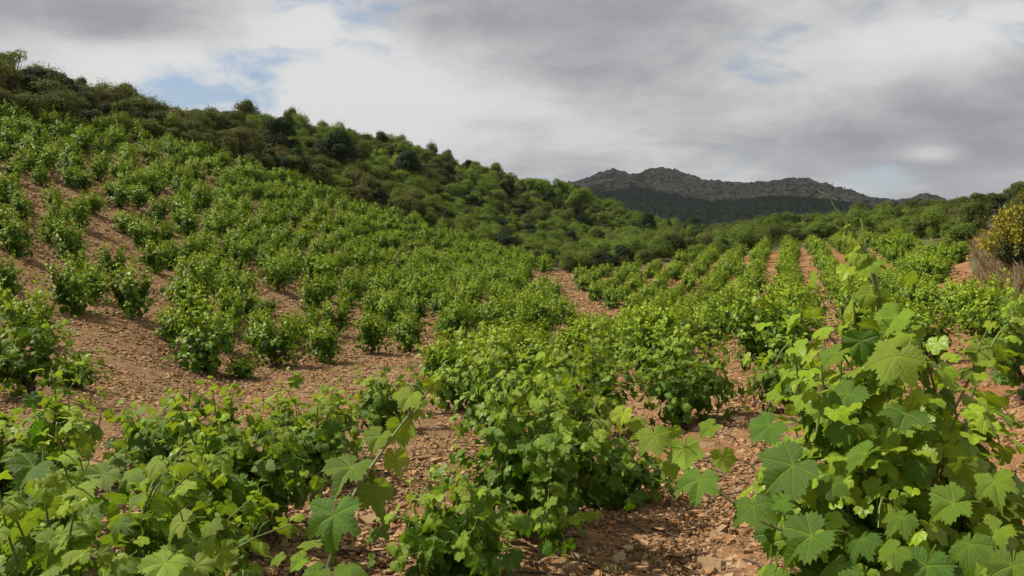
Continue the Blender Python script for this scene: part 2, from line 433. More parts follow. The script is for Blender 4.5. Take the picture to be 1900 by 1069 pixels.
# ------------------------------------------------------------------ ground
def build_ground():
    az = np.concatenate([np.linspace(-180, -42, 46, endpoint=False), np.linspace(-42, 42, 520, endpoint=False), np.linspace(42, 180, 46, endpoint=False)])
    rr = np.concatenate([[0.7], np.exp(np.linspace(math.log(1.2), math.log(320), 430)), np.exp(np.linspace(math.log(340), math.log(3400), 20))])
    A, RR = np.meshgrid(np.radians(az), rr); X = RR*np.sin(A); Y = RR*np.cos(A)
    Z = H(X, Y)
    fade = np.clip((200-RR)/150, 0, 1)
    Z = Z + fade*(0.035*fbm(X*1.3, Y*1.3, 3, 3) + 0.03*fbm(X*5, Y*5, 3, 8)*np.clip(40/RR, 0, 1))
    Z = Z + np.clip((RR-90)/80, 0, 1)*0.0
    v = np.stack([X, Y, Z], -1).reshape(-1, 3); na = len(az); nr = len(rr)
    v = np.concatenate([v, [[0, 0, H(0.5, 0.5)]]])
    i = np.arange(nr-1)[:, None]*na; j = np.arange(na)[None]; j2 = (j+1) % na
    f = np.concatenate([np.stack([i+j, i+na+j2, i+j2], -1).reshape(-1, 3), np.stack([i+j, i+na+j, i+na+j2], -1).reshape(-1, 3),
                        np.stack([np.full(na, len(v)-1), j[0], j2[0]], -1)])
    px, py = proj(v); r = np.hypot(v[:, 0], v[:, 1])
    infield = inpoly(px, py, LEFT) | inpoly(px, py, RIGHT) | (py > 520) | ((px > 960) & (px < 1190) & (py > 503))
    infield |= (px > 1730) & (px < 1800) & (py > 462)
    scrub = np.where(infield, 0.0, 1.0); scrub = np.where((r < 22) | (v[:, 1] < 5), 0.0, scrub)
    bank = (px > 1842) & (px < 2300) & (py < 545) & (r > 19) & (r < 60); scrub = np.where(bank, 1.0, scrub)
    red = np.clip((v[:, 0] - 0.12*v[:, 1])/4+0.32, 0.08, 1)
    m = mesh_np('vineyard_soil', v, f, {'scrub': scrub, 'red': red}, smooth=True)
    return obj('vineyard_soil', m, M_SOIL, kind='structure')
soil = build_ground()

# ------------------------------------------------------------------ stones
def stone_verts(rng, n, size, flat=0.55):
    """n angular stones: jittered, flattened cubes -> verts (n,8,3)"""
    c = np.array([[x, y, z] for x in (-1, 1) for y in (-1, 1) for z in (-1, 1)], float)*0.5
    v = c[None] + rng.uniform(-.24, .24, (n, 8, 3))
    v *= np.stack([rng.uniform(.8, 1.35, n), rng.uniform(.65, 1.1, n), rng.uniform(.55, 1.2, n)*flat*1.4], -1)[:, None]
    a = rng.uniform(0, 2*np.pi, n); t = rng.normal(0, .35, n)
    ca, sa, ct, st = np.cos(a), np.sin(a), np.cos(t), np.sin(t)
    x, y, z = v[..., 0], v[..., 1], v[..., 2]
    y, z = y*ct[:, None]-z*st[:, None], y*st[:, None]+z*ct[:, None]
    x, y = x*ca[:, None]-y*sa[:, None], x*sa[:, None]+y*ca[:, None]
    return np.stack([x, y, z], -1)*np.asarray(size)[:, None, None]
CUBE_F = np.array([(0,1,3),(0,3,2),(4,6,7),(4,7,5),(0,4,5),(0,5,1),(2,3,7),(2,7,6),(0,2,6),(0,6,4),(1,5,7),(1,7,3)])
def build_stones():
    rng = np.random.default_rng(5)
    n = 125000
    az = rng.uniform(R(-33), R(33), n); r = np.exp(rng.uniform(math.log(2.6), math.log(72), n))
    x, y = r*np.sin(az), r*np.cos(az); px, py = proj(np.stack([x, y, H(x, y)], -1))
    keep = (py > 505) | (px < 500); keep &= ~((px > 1815) & (py < 530))
    x, y, r = x[keep], y[keep], r[keep]; n = len(x)
    clump = fbm(x*.8, y*.8, 3, 21)
    s = np.maximum(np.exp(rng.normal(math.log(0.0125), 0.50, n))*(1+0.35*clump), 0.0021*r*rng.uniform(.6, 1.5, n))
    s = np.minimum(s, 0.13)
    z = H(x, y) + s*0.12
    v = stone_verts(rng, n, s) + np.stack([x, y, z], -1)[:, None]
    f = CUBE_F[None] + (np.arange(n)*8)[:, None, None]
    rnd = np.repeat(rng.random(n), 8)
    m = mesh_np('gravel', v.reshape(-1, 3), f.reshape(-1, 3), {'rnd': rnd})
    obj('gravel', m, M_STONE, kind='stuff', label='reddish brown stony gravel strewn over the vineyard soil', category='gravel')
    # the larger stones one can pick out, each laid on the soil
    protos = []
    for k in range(14):
        vv = stone_verts(np.random.default_rng(100+k), 1, np.array([1.0]), 0.5)[0]
        # subdivide the block once for broken faces
        import bmesh
        bm = bmesh.new(); bv = [bm.verts.new(p) for p in vv]
        for t in CUBE_F: bm.faces.new([bv[i] for i in t])
        bmesh.ops.convex_hull(bm, input=bm.verts)
        bmesh.ops.bevel(bm, geom=bm.edges[:], offset=0.05, segments=1, affect='EDGES')
        me = bpy.data.meshes.new('stone'); bm.to_mesh(me); bm.free()
        a_ = me.attributes.new('rnd', 'FLOAT', 'POINT'); a_.data.foreach_set('value', np.full(len(me.vertices), 0.3, np.float32))
        me.materials.append(M_STONE); protos.append(me)
    spots = [(1320,1052,40),(1050,1060,36),(1355,1005,28),(1380,1055,30),(1150,1040,24),(1100,1005,40),(1085,1035,20),(1260,1035,18),(1420,1010,24),(1395,985,22),
             (1330,1000,22),(1190,1060,22),(1010,1045,20),(960,1040,20),(940,1020,18),(1230,880,18),(1180,890,14),(1360,1062,26),(1440,1040,18),(905,915,18),(940,905,16),
             (690,1010,18),(700,960,16),(530,1050,16),(500,1062,20),(840,700,12),(770,690,10)]
    cnt = 0
    for (sx, sy, w) in spots:
        p = hit(sx, sy); s = w*np.hypot(p[0], p[1])/FPX*0.85
        o = obj('stone', protos[cnt % 14], None, soil, (p[0], p[1], p[2]+s*0.12)); o.scale = (s, s, s); o.rotation_euler = (rng.normal(0, .2), rng.normal(0, .2), rng.uniform(0, 6.3)); cnt += 1
    while cnt < 300:
        a = rng.uniform(R(-31), R(31)); rr = math.exp(rng.uniform(math.log(3.2), math.log(16)))
        xx, yy = rr*math.sin(a), rr*math.cos(a); zz_ = float(H(xx, yy)); qx, qy = proj((xx, yy, zz_))
        if qy > 1090 or qy < 600: continue
        s = max(rng.lognormal(math.log(.026), .30), rr*0.0046)
        o = obj('stone', protos[cnt % 14], None, soil, (xx, yy, zz_+s*0.1)); o.scale = (s, s, s); o.rotation_euler = (rng.normal(0, .25), rng.normal(0, .25), rng.uniform(0, 6.3)); cnt += 1
build_stones()

# ------------------------------------------------------------------ vine leaves
def leaf_template(n, rng, serr, ring):
    """five-lobed toothed leaf; petiole joint at the origin, tip towards +Y, unit radius. returns v, f, uv"""
    th = np.linspace(-168, 168, n)
    key_t = np.array([0, 14, 28, 40, 54, 70, 86, 98, 112, 130, 150, 168])
    key_r = np.array([1.0, .87, .70, .78, .93, .83, .64, .68, .77, .68, .60, .44])*rng.uniform(.90, 1.08, 12)
    rad = np.interp(np.abs(th), key_t, key_r)
    if serr: rad = rad*(1 + serr*np.where(np.arange(n) % 2 == 0, 1, -1)*rng.uniform(.6, 1.2, n))
    t = np.radians(th); x = rad*np.sin(t)*rng.uniform(.92, 1.06); y = rad*np.cos(t)
    pts = [np.array([[0., 0.]])]
    for k in ring: pts.append(np.stack([x*k, y*k], -1))
    pts.append(np.stack([x, y], -1)); p = np.concatenate(pts)
    f = []
    f += [(0, 1+i+1, 1+i) for i in range(n-1)]
    for q in range(len(ring)):
        a = 1+q*n; b = a+n
        for i in range(n-1): f += [(a+i, b+i+1, b+i), (a+i, a+i+1, b+i+1)]
    r = np.hypot(p[:, 0], p[:, 1]); an = np.degrees(np.arctan2(p[:, 0], p[:, 1])); aa = np.abs(an)
    dv = np.minimum(np.minimum(aa, np.abs(aa-52)), np.abs(aa-108))
    z = 0.10*r*np.clip(dv/26, 0, 1) - rng.uniform(.15, .75)*r**2*(0.6+.4*np.cos(np.radians(an))) - 0.10*np.clip(r-.6, 0, 1)
    z += rng.uniform(-.30, .50)*np.abs(p[:, 0])*1.0 + rng.uniform(-.08, .08)*p[:, 0] + .10*np.sin(np.radians(an*3+rng.uniform(0, 360)))*r*r + .05*np.sin(np.radians(an*7+rng.uniform(0, 360)))*r*r
    return np.column_stack([p, z]), np.array(f), p.copy()
PET = np.array([0, -0.85, -0.40])
def petiole(n=5, sides=4):
    s = np.linspace(0, 1, n)[:, None]
    p = PET*s[::-1]*1.0; p[:, 2] += 0.10*np.sin(np.pi*s[:, 0])
    return tube(p, np.linspace(.030, .020, n), sides)
trng = np.random.default_rng(3)
T_HI = [leaf_template(57, trng, .085, (0.38, 0.72)) for _ in range(14)]
T_MID = [leaf_template(23, trng, .05, (0.5,)) for _ in range(6)]
T_LOW = [leaf_template(11, trng, .0, ()) for _ in range(6)]
LEAF_MESH = []
for k, (v, f, uv) in enumerate(T_HI):
    row = []
    for a in (0.05, 0.25, 0.5, 0.75, 1.0):
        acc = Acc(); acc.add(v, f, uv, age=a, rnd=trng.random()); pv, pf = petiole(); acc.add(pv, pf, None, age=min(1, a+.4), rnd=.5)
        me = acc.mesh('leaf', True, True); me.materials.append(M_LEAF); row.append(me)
    LEAF_MESH.append(row)

def frames(nv, tip):
    """rotation matrices with z=normal, y=tip"""
    nv = nrm(nv); y = tip - (tip*nv).sum(-1, keepdims=True)*nv; y = nrm(y); x = np.cross(y, nv)
    return np.stack([x, y, nv], -1)      # columns

def grow_vine(rng, w, h, nshoot, leaf=0.074, lowness=0.0, dens=1.0):
    """goblet bush vine of width w and height h: returns trunk tubes, shoots, leaf placements"""
    th = h*rng.uniform(.15, .21); base = np.array([0, 0, -0.05])
    lean = rng.normal(0, .05, 2)
    trunk = smoothline([base, [lean[0]*.5, lean[1]*.5, th*.4], [lean[0]+rng.normal(0, .02), lean[1]+rng.normal(0, .02), th*.75], [lean[0], lean[1], th]], 8)
    arms = []; na = int(rng.integers(4, 6)); a0 = rng.uniform(0, 6.28)
    for i in range(na):
        a = a0 + i*2*np.pi/na + rng.normal(0, .25); L = w*rng.uniform(.07, .12)
        e = trunk[-1] + np.array([math.cos(a)*L, math.sin(a)*L, h*rng.uniform(.08, .16)])
        arms.append(smoothline([trunk[-1]-[0, 0, .03], (trunk[-1]+e)/2+[0, 0, -.01]+rng.normal(0, .012, 3), e], 5))
    shoots = []; P = []; Nn = []; Tt = []; S = []; A = []
    for k in range(nshoot):
        arm = arms[k % na]; p = arm[-1].copy(); o = arm[-1]-arm[0]; o[2] = 0; o = nrm(o)
        a = math.atan2(o[1], o[0]) + rng.normal(0, .55); o = np.array([math.cos(a), math.sin(a), 0])
        spread = rng.uniform(0, 1)**0.8
        reach = w*.5*(.25+.75*spread); rise = (h - p[2])*(1.02 - .62*spread**1.6)*rng.uniform(.72, 1.12)
        if rng.random() < .26 + lowness: rise *= rng.uniform(-.22, .42); reach *= 1.05
        end = p + o*(reach-.1*w) + np.array([0, 0, rise]); mid = p + (end-p)*.5 + o*.04*w*rng.normal(0, 1) + np.array([0, 0, abs(rise)*.10+.05*h]) + rng.normal(0, .025, 3)
        tipc = end + o*rng.normal(.02, .03) + np.array([0, 0, rng.uniform(-.06, .05)*h])
        end[2] = max(end[2], .07); tipc[2] = max(tipc[2], .05)
        line = smoothline([p, mid, end, tipc], 12); shoots.append(line)
        seg = np.linalg.norm(np.diff(line, axis=0), axis=1); L = seg.sum(); cum = np.concatenate([[0], np.cumsum(seg)])
        nn = max(6, int(L/.058*dens))
        for i in range(nn):
            t = (i+rng.uniform(.1, .9))/nn; d = t*L
            q = np.array([np.interp(d, cum, line[:, c]) for c in range(3)])
            q2 = np.array([np.interp(min(d+.02, L), cum, line[:, c]) for c in range(3)]); tan = nrm(q2-q+1e-6)
            side = nrm(np.cross(tan, [rng.normal(0, .3), rng.normal(0, .3), 1]))*(1 if i % 2 else -1)
            for rep in range(1 + rng.poisson(1.5*dens)):
                dd = nrm(side*rng.uniform(.5, 1) + rng.normal(0, .55 if rep else .25, 3) + o*.35)
                sz = leaf*(1.08 - .70*t**2.2)*rng.uniform(.75, 1.15)*(.74 if rep else 1)
                ax = q - np.array([trunk[-1][0], trunk[-1][1], q[2]]); ax = nrm(ax)
                nv = nrm(np.array([0, 0, .75]) + ax*.55 + SUN_DIR*.35 + rng.normal(0, .42, 3))
                tp = nrm(dd + np.array([0, 0, -.75]) + rng.normal(0, .25, 3))
                if rep: q = q + rng.normal(0, .036, 3)
                P.append(q); Nn.append(nv); Tt.append(tp); S.append(sz); A.append(np.clip(.80*t**1.5 + .50*max(0, q[2]/h-.45) + (.06 if rep else 0) + rng.normal(0, .10), 0, 1))  # leaf age along the shoot, plus painted-in light: tops brighter, interior darker
    for k in range(int(nshoot*5.0)):
        s_ = shoots[int(rng.integers(len(shoots)))]; q = s_[int(rng.integers(1, 8))]*[1, 1, rng.uniform(.35, 1.0)] + rng.normal(0, .05, 3)
        ax = nrm(q*[1, 1, 0]+1e-4); P.append(q); Nn.append(nrm(ax*1.0+np.array([0, 0, .35])+rng.normal(0, .4, 3))); Tt.append(nrm(ax*.4+np.array([0, 0, -1.])+rng.normal(0, .3, 3)))
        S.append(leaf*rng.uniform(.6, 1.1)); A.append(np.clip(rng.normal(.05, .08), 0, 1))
    P = np.array(P); Rm = frames(np.array(Nn), np.array(Tt)); S = np.array(S)
    pos = P - np.einsum('nij,j->ni', Rm, PET)*S[:, None]
    # leaves stay above the soil
    pos[:, 2] = np.maximum(pos[:, 2], .03+.6*S)
    return trunk, arms, shoots, (pos, Rm, S, np.array(A))
def trunk_mesh(trunk, arms, thick, rng, sides=9):
    acc = Acc(); k = len(trunk)
    rad = thick*np.linspace(1.25, .85, k)*rng.uniform(.88, 1.12, k); rad[0] *= 1.25
    v, f = tube(trunk, rad, sides); v = v + rng.normal(0, thick*.10, v.shape); acc.add(v, f)
    for a in arms:
        v, f = tube(a, thick*np.linspace(.62, .38, len(a))*rng.uniform(.85, 1.2, len(a)), 7); acc.add(v+rng.normal(0, thick*.05, v.shape), f)
    # swollen head
    n = 8; th = np.arange(n)*2*np.pi/n; c = trunk[-1]
    ring = []
    for zz2, rr2 in ((-.9, .75), (-.2, 1.15), (.5, .95), (.95, .35)):
        ring.append(c + np.stack([np.cos(th)*rr2, np.sin(th)*rr2, np.full(n, zz2)], -1)*thick*rng.uniform(.85, 1.15, (n, 1)))
    v = np.concatenate(ring); f = []
    for q in range(3):
        for i in range(n): a, b = q*n+i, q*n+(i+1) % n; f += [(a, b, b+n), (a, b+n, a+n)]
    f += [(3*n, 3*n+i, 3*n+i+1) for i in range(1, n-1)]
    acc.add(v, f); return acc.mesh('trunk', True)
def canes_mesh(shoots, rad, sides=4, extra=()):
    acc = Acc()
    for s in list(shoots)+list(extra):
        v, f = tube(s, np.linspace(rad, rad*.35, len(s)), sides); acc.add(v, f, age=np.repeat(np.linspace(0, 1, len(s)), sides))
    return acc.mesh('cane', True)
def tendril(rng, p, d, L=.12):
    n = 14; t = np.linspace(0, 1, n); d = nrm(d+np.array([0, 0, .3])); s = nrm(np.cross(d, [0.1, .2, 1])); u = np.cross(s, d)
    c = rng.uniform(1.0, 2.4); r = .10*L*t
    return p + d*(t*L)[:, None] + s*(np.sin(t*c*6.28)*r)[:, None] + u*((1-np.cos(t*c*6.28))*r - .3*L*t**2)[:, None]
def leaves_mesh(templates, pl, rng, name='foliage', veins=False):
    pos, Rm, S, A = pl; acc = Acc(); pick = rng.integers(0, len(templates), len(S))
    for k, (v, f, uv) in enumerate(templates):
        ix = np.nonzero(pick == k)[0]
        if not len(ix): continue
        vv = np.einsum('nij,vj->nvi', Rm[ix], v)*S[ix][:, None, None] + pos[ix][:, None]
        ff = f[None] + (np.arange(len(ix))*len(v))[:, None, None]
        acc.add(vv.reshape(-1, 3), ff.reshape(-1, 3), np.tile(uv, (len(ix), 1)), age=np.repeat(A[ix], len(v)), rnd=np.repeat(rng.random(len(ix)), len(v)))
    return acc.mesh(name, True, veins)

# prototypes for everything beyond the foreground
PROTO = []
for k in range(10):
    rng = np.random.default_rng(40+k)
    w = rng.uniform(1.12, 1.32); h = 1.08*rng.uniform(.94, 1.06)
    tr, ar, sh, pl = grow_vine(rng, w, h, int(rng.integers(34, 42)), leaf=.068, lowness=(.04, .14, .09)[k % 3])
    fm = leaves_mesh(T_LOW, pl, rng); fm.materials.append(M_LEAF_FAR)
    tm = trunk_mesh(tr, ar, .042, rng, 7); tm.materials.append(M_BARK)
    PROTO.append((tm, fm, w, h))

# ------------------------------------------------------------------ foreground vines, leaf by leaf
def place_leaf(parent, pos, Rm, s, age, rng):
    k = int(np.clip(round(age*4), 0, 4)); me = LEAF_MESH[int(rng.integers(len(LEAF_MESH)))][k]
    o = bpy.data.objects.new('leaf', me); COL.objects.link(o); o.parent = parent
    M = Matrix([[Rm[i][j]*s for j in range(3)] + [pos[i]] for i in range(3)] + [[0, 0, 0, 1]])
    o.matrix_local = M
    return o
CAMP = np.array([0, 0, EYE])
def near_vine(base, w, h, nshoot, label, seed, leaf=.074, lowness=.05, nobj=290, hero=(), lines=(), dens=1.0, tend=10, thick=.040, cull=None):
    rng = np.random.default_rng(seed); base = np.asarray(base, float)
    root = empty('grape_vine', base, label=label, category='vine', group='bush vines in the foreground')
    tr, ar, sh, (pos, Rm, S, A) = grow_vine(rng, w, h, nshoot, leaf, lowness, dens)
    tm = trunk_mesh(tr, ar, thick, rng); obj('trunk', tm, M_BARK, root)
    # explicit shoots seen in the photograph: polylines of (px,py,range)
    extra = []
    for ln, r0 in lines:
        pts = np.array([at(*q) for q in ln]) - base; extra.append((smoothline(pts, 22), r0))
    acc = []
    cane = obj('cane', canes_mesh(sh, .0042, 5), M_CANE, root, kind='stuff')
    for e, r0 in extra: obj('cane', canes_mesh([e], r0, 6), M_CANE, root)
    tl = []
    for q in range(tend):
        s = sh[int(rng.integers(len(sh)))]; i = int(rng.integers(5, len(s)-1)); tl.append(tendril(rng, s[i], nrm(rng.normal(0, 1, 3)+[0, 0, .6]), rng.uniform(.08, .16)))
    for e, r0 in extra:
        for q in range(3): i = int(rng.integers(10, len(e)-1)); tl.append(tendril(rng, e[i], nrm(rng.normal(0, 1, 3)+[0, 0, .2]), rng.uniform(.03, .08)))
        if r0 < .0045: tl.append(tendril(rng, e[-1], nrm(e[-1]-e[-3]), .06))
    if tl:
        a2 = Acc()
        for t in tl: v, f = tube(t, np.linspace(.0016, .0007, len(t)), 3); a2.add(v, f, age=1.0)
        obj('tendril', a2.mesh('tendril', True), M_CANE, root, kind='stuff')
    wp = pos + base
    if cull is not None:
        keep = cull(wp); pos, Rm, S, A, wp = pos[keep], Rm[keep], S[keep], A[keep], wp[keep]
    # the leaves that show largest become parts, the rest one mesh
    d = np.linalg.norm(wp-CAMP, axis=1); qx, qy = proj(wp); inside = (qx > -60) & (qx < 1960) & (qy > -60) & (qy < 1130)
    axis = np.array([base[0], base[1]]); toc = nrm(-axis); front = ((wp[:, :2]-axis) @ toc)
    score = S/d*(1+.8*front/max(w, .3) + .35*(wp[:, 2]-base[2])/h) + inside*1.0
    nh = len(hero); order = np.argsort(-score); top = order[:max(0, nobj-nh)]; rest = order[max(0, nobj-nh):]
    for i in top: place_leaf(root, pos[i], Rm[i], S[i], A[i], rng)
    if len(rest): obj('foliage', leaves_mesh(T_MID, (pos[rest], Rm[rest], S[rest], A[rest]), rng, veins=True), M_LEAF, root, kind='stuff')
    # leaves picked out of the photograph: px, py of the leaf joint, width px, tip angle (0 = down, + = towards the right), range, age, facing
    for (px, py, wpx, ang, r, age, face) in hero:
        p = at(px, py, r) - base; s = wpx*r/FPX/1.80
        view = nrm(CAMP - (p+base)); right = nrm(np.cross([0, 0, 1], -view)); right = -right if right[0] < 0 else right
        up = np.array([0, 0, 1.0]); a = R(ang); tip = right*math.sin(a) - up*math.cos(a)
        n_ = nrm(view*face + up*.62 + SUN_DIR*.65 + rng.normal(0, .26, 3))
        if face < 0: n_ = nrm(-view*abs(face) + up*.35 + rng.normal(0, .15, 3))
        F = frames(n_[None], tip[None])[0]
        place_leaf(root, p, F, s, age, rng)
    return root

BIG_RIGHT = [ (1662,660,104,-15,1.85,.42,.9),(1575,729,86,-25,1.85,.30,.9),(1681,769,84,-5,1.80,.10,.8),(1428,790,82,-28,1.85,.12,.8),
 (1472,864,122,-38,1.72,.05,.9),(1607,842,82,0,1.75,.30,.8),(1506,995,118,-40,1.62,.08,.9),(1397,938,90,10,1.70,.08,.8),
 (1721,1050,104,0,1.62,.10,.9),(1770,935,88,-50,1.70,.15,.7),(1846,895,74,15,1.8,.6,.8),(1704,865,60,20,1.85,.05,.7),(1674,960,66,-20,1.7,.2,.7),
 (1662,588,74,-20,1.92,.45,.8),(1632,612,82,5,1.95,.55,-.8),(1529,608,48,0,1.95,.9,.6),(1553,655,66,-10,1.9,.55,.7),(1700,690,60,20,1.95,.35,.6),
 (1740,735,58,10,1.95,.3,.8),(1770,800,54,25,1.95,.25,.7),(1560,800,60,-10,1.85,.1,.8),(1545,900,64,10,1.75,.12,.7),(1630,905,56,-15,1.75,.3,.8),
 (1600,1000,80,15,1.65,.1,.8),(1660,1020,66,-25,1.62,.15,.7),(1800,1010,88,10,1.65,.35,.8),(1850,985,70,-20,1.7,.55,.7),(1880,1050,90,5,1.6,.2,.8),
 (1500,745,52,-35,1.95,.4,.7),(1470,700,46,-20,2.0,.75,.6),(1440,730,44,-10,2.0,.7,.5),(1640,700,46,15,1.95,.15,.6),(1785,860,60,-10,1.85,.5,-.7),
 (1720,800,48,15,1.9,.2,.7),(1450,930,60,20,1.75,.1,.7),(1560,1050,84,-5,1.6,.1,.8),(1600,760,40,30,1.95,.15,.6),(1690,620,54,25,2.0,.6,.6),
 (1610,545,48,-25,1.95,.8,.7),(1636,560,40,10,1.95,.7,-.6),(1612,488,52,-5,1.95,.75,.9),(1626,492,36,40,1.97,.8,.6),(1594,470,42,-60,1.95,.85,.5),(1583,440,30,5,1.95,1.0,.8),
 (1573,418,16,-40,1.95,1.0,.6),(1818,650,46,-10,2.1,.6,.6),(1806,690,44,10,2.1,.4,.8),(1792,655,36,30,2.1,.8,.5),(1838,600,24,0,2.1,1.0,.6),
 # the shoot leaning out to the left
 (1298,890,88,4,1.72,.35,.9),(1269,832,74,15,1.78,.95,-.9),(1341,848,56,15,1.75,.95,-.8),(1214,808,78,8,1.80,.55,.9),(1155,768,52,0,1.84,.95,.8),
 (1113,742,28,-5,1.86,1.0,.9),(1320,792,50,-30,1.86,.55,.7),(1180,785,44,35,1.84,.7,.5),(1245,862,50,-25,1.80,.5,.5),(1250,800,36,20,1.84,.8,-.5)]
base_a = at(1648, 900, 2.10); base_a[2] = float(H(base_a[0], base_a[1]))
near_vine(base_a, .84, 1.40, 62, 'tall broad vine at right edge with large toothed leaves and one shoot above the skyline', 501, leaf=.072, nobj=290, hero=BIG_RIGHT,
          lines=[([(1650,760,1.95),(1640,640,1.95),(1632,560,1.95),(1616,490,1.95),(1592,445,1.95),(1572,415,1.95),(1549,386,1.95)], .0042),
                 ([(1520,1010,1.72),(1400,960,1.74),(1300,885,1.76),(1240,842,1.8),(1170,792,1.84),(1125,755,1.86)], .0040),
                 ([(1760,780,2.05),(1800,700,2.1),(1815,650,2.1),(1838,600,2.1)], .0035),
                 ([(1560,720,2.0),(1562,640,2.0),(1570,560,2.0),(1574,540,2.0)], .0022)],
          dens=1.0, tend=14, thick=.06, cull=lambda w: (w[:, 1] > 1.15))
BIG_MID = [(652,868,106,-5,1.45,.15,.9),(704,810,64,-12,1.48,.55,.9),(621,955,120,2,1.38,.08,.9),(745,788,74,12,1.5,.95,-.9),(760,735,62,-18,1.5,.75,.8),(800,712,44,15,1.5,1.0,-.8),
 (735,850,60,8,1.47,.95,-.9),(693,914,84,18,1.42,.35,-.6),(582,1008,54,-30,1.4,.6,.6),(645,1055,76,10,1.33,.15,.8),(590,1062,70,-15,1.35,.25,.8),(560,1040,50,-40,1.4,.5,.6),
 (700,985,56,20,1.42,.1,.7),(520,1035,40,-20,1.45,.5,.5),(812,698,26,0,1.5,1.0,.7),(770,765,40,25,1.5,.85,.6)]
base_b = at(600, 900, 1.5); base_b[2] = float(H(base_b[0], base_b[1]))
near_vine(base_b, .95, .92, 20, 'vine mostly below the picture with one bright shoot of large leaves rising left of centre', 502, leaf=.066, hero=BIG_MID, nobj=220,
          lines=[([(590,1120,1.35),(612,1040,1.36),(650,930,1.40),(700,850,1.45),(745,788,1.48),(785,738,1.5),(812,700,1.5)], .0040)], tend=6,
          cull=lambda w: (w[:, 1] > .95) & (proj(w)[1] > 1000))
LEFT_HERO = [(342,968,74,-15,2.3,.8,.7),(307,1045,92,-10,2.2,.7,.8),(411,1022,64,20,2.3,.85,-.8),(193,880,70,-25,2.6,.5,.7),(240,880,56,20,2.6,.45,.6),(138,790,50,-10,2.8,.8,.7),(128,762,44,15,2.8,.9,.6),
 (390,975,52,25,2.35,.6,.6),(365,1050,70,10,2.2,.55,.8),(330,915,30,0,2.3,1.0,.6),(170,940,48,0,2.6,.3,.7),(260,930,50,-10,2.5,.3,.7),(220,970,52,15,2.5,.35,.7),(150,820,44,30,2.8,.7,-.6)]
base_c = at(255, 900, 2.65); base_c[2] = float(H(base_c[0], base_c[1]))
near_vine(base_c, 1.25, .92, 42, 'nearest vine in the lower left corner with yellow-green leaves and curling tendrils', 503, leaf=.070, hero=LEFT_HERO, nobj=290,
          lines=[([(372,1100,2.2),(362,1040,2.25),(345,986,2.3),(330,935,2.3),(312,880,2.3)], .0036), ([(180,960,2.7),(150,860,2.8),(130,765,2.8),(126,740,2.8)], .0034)], tend=22, dens=.95)
NEAR = [  # base pixel x, y, height px, width px, shoots, lowness, label
 (1005, 985, 345, 400, 24, .06, 'round dense vine at the centre of the foreground, casting a shadow on red soil'),
 (1130, 935, 165, 250, 12, .45, 'low sprawling vine against the right side of the central foreground vine'),
 (850, 1068, 205, 215, 13, .15, 'small compact vine at bottom centre with a low runner to the right'),
 (445, 1000, 262, 330, 20, .05, 'wide vine with a dark hollow below, left of the bright rising shoot'),
 (45, 1060, 335, 330, 20, .05, 'bushy vine at the left edge of the foreground, partly cut off by the frame'),
 (600, 890, 175, 230, 14, .10, 'vine just behind the bright shoot, joining the wide vine to its left'),
 (290, 900, 165, 240, 15, .10, 'vine behind the lower left corner vine with bare gravel slope above it'),
 (725, 800, 130, 150, 13, .15, 'dark vine with a shaded hollow beside bare red soil, left of the central row'),
 (905, 812, 200, 215, 17, .10, 'vine directly behind the central foreground vine, on its left'),
 (1085, 815, 205, 240, 18, .05, 'vine directly behind the central foreground vine, on its right'),
 (1260, 795, 190, 210, 17, .10, 'vine beside the patch of bare red soil right of centre'),
 (1895, 745, 190, 230, 18, .0, 'vine with a dark visible trunk on red soil at the right edge'),
 (60, 745, 190, 190, 17, .1, 'tall vine at the left edge where the gravel slope begins'),
 (1470, 770, 150, 170, 13, .1, 'vine partly hidden behind the left side of the tall right vine'),
]
placed = []
for i, (px, py, hp, wp_, ns, low, lab) in enumerate(NEAR):
    b = hit(px, py); r = float(np.hypot(b[0], b[1])); placed.append((b[0], b[1]))
    near_vine(b, wp_*r/FPX*1.12, hp*r/FPX, int(ns*1.45), lab, 600+i, leaf=.062, lowness=low, nobj=280 if r < 7 else 230, tend=10 if r < 6 else 4)
# low runner at the bottom centre
rb = hit(850, 1068); rr_ = float(np.hypot(rb[0], rb[1]))
def runner():
    rng = np.random.default_rng(77)
    root = [o for o in COL.objects if o.get('label', '').startswith('small compact vine')][0]; base = np.array(root.location)
    pts = np.array([at(900,960,rr_-.05), at(960,962,rr_), at(1030,965,rr_+.1), at(1080,955,rr_+.2), at(1108,950,rr_+.25)]) - base
    ln = smoothline(pts, 18); obj('cane', canes_mesh([ln], .003, 5), M_CANE, root)
    for i in range(2, 17):
        n_ = nrm(np.array([0, -.8, .6])+rng.normal(0, .3, 3)); tp = nrm(np.array([rng.normal(0, .5), -.2, -1]))
        s = .052*(1-.5*(i/17)**2)*rng.uniform(.8, 1.1); F = frames(n_[None], tp[None])[0]
        place_leaf(root, ln[i]-F@PET*s*.4, F, s, .35+.5*i/17, rng)
runner()

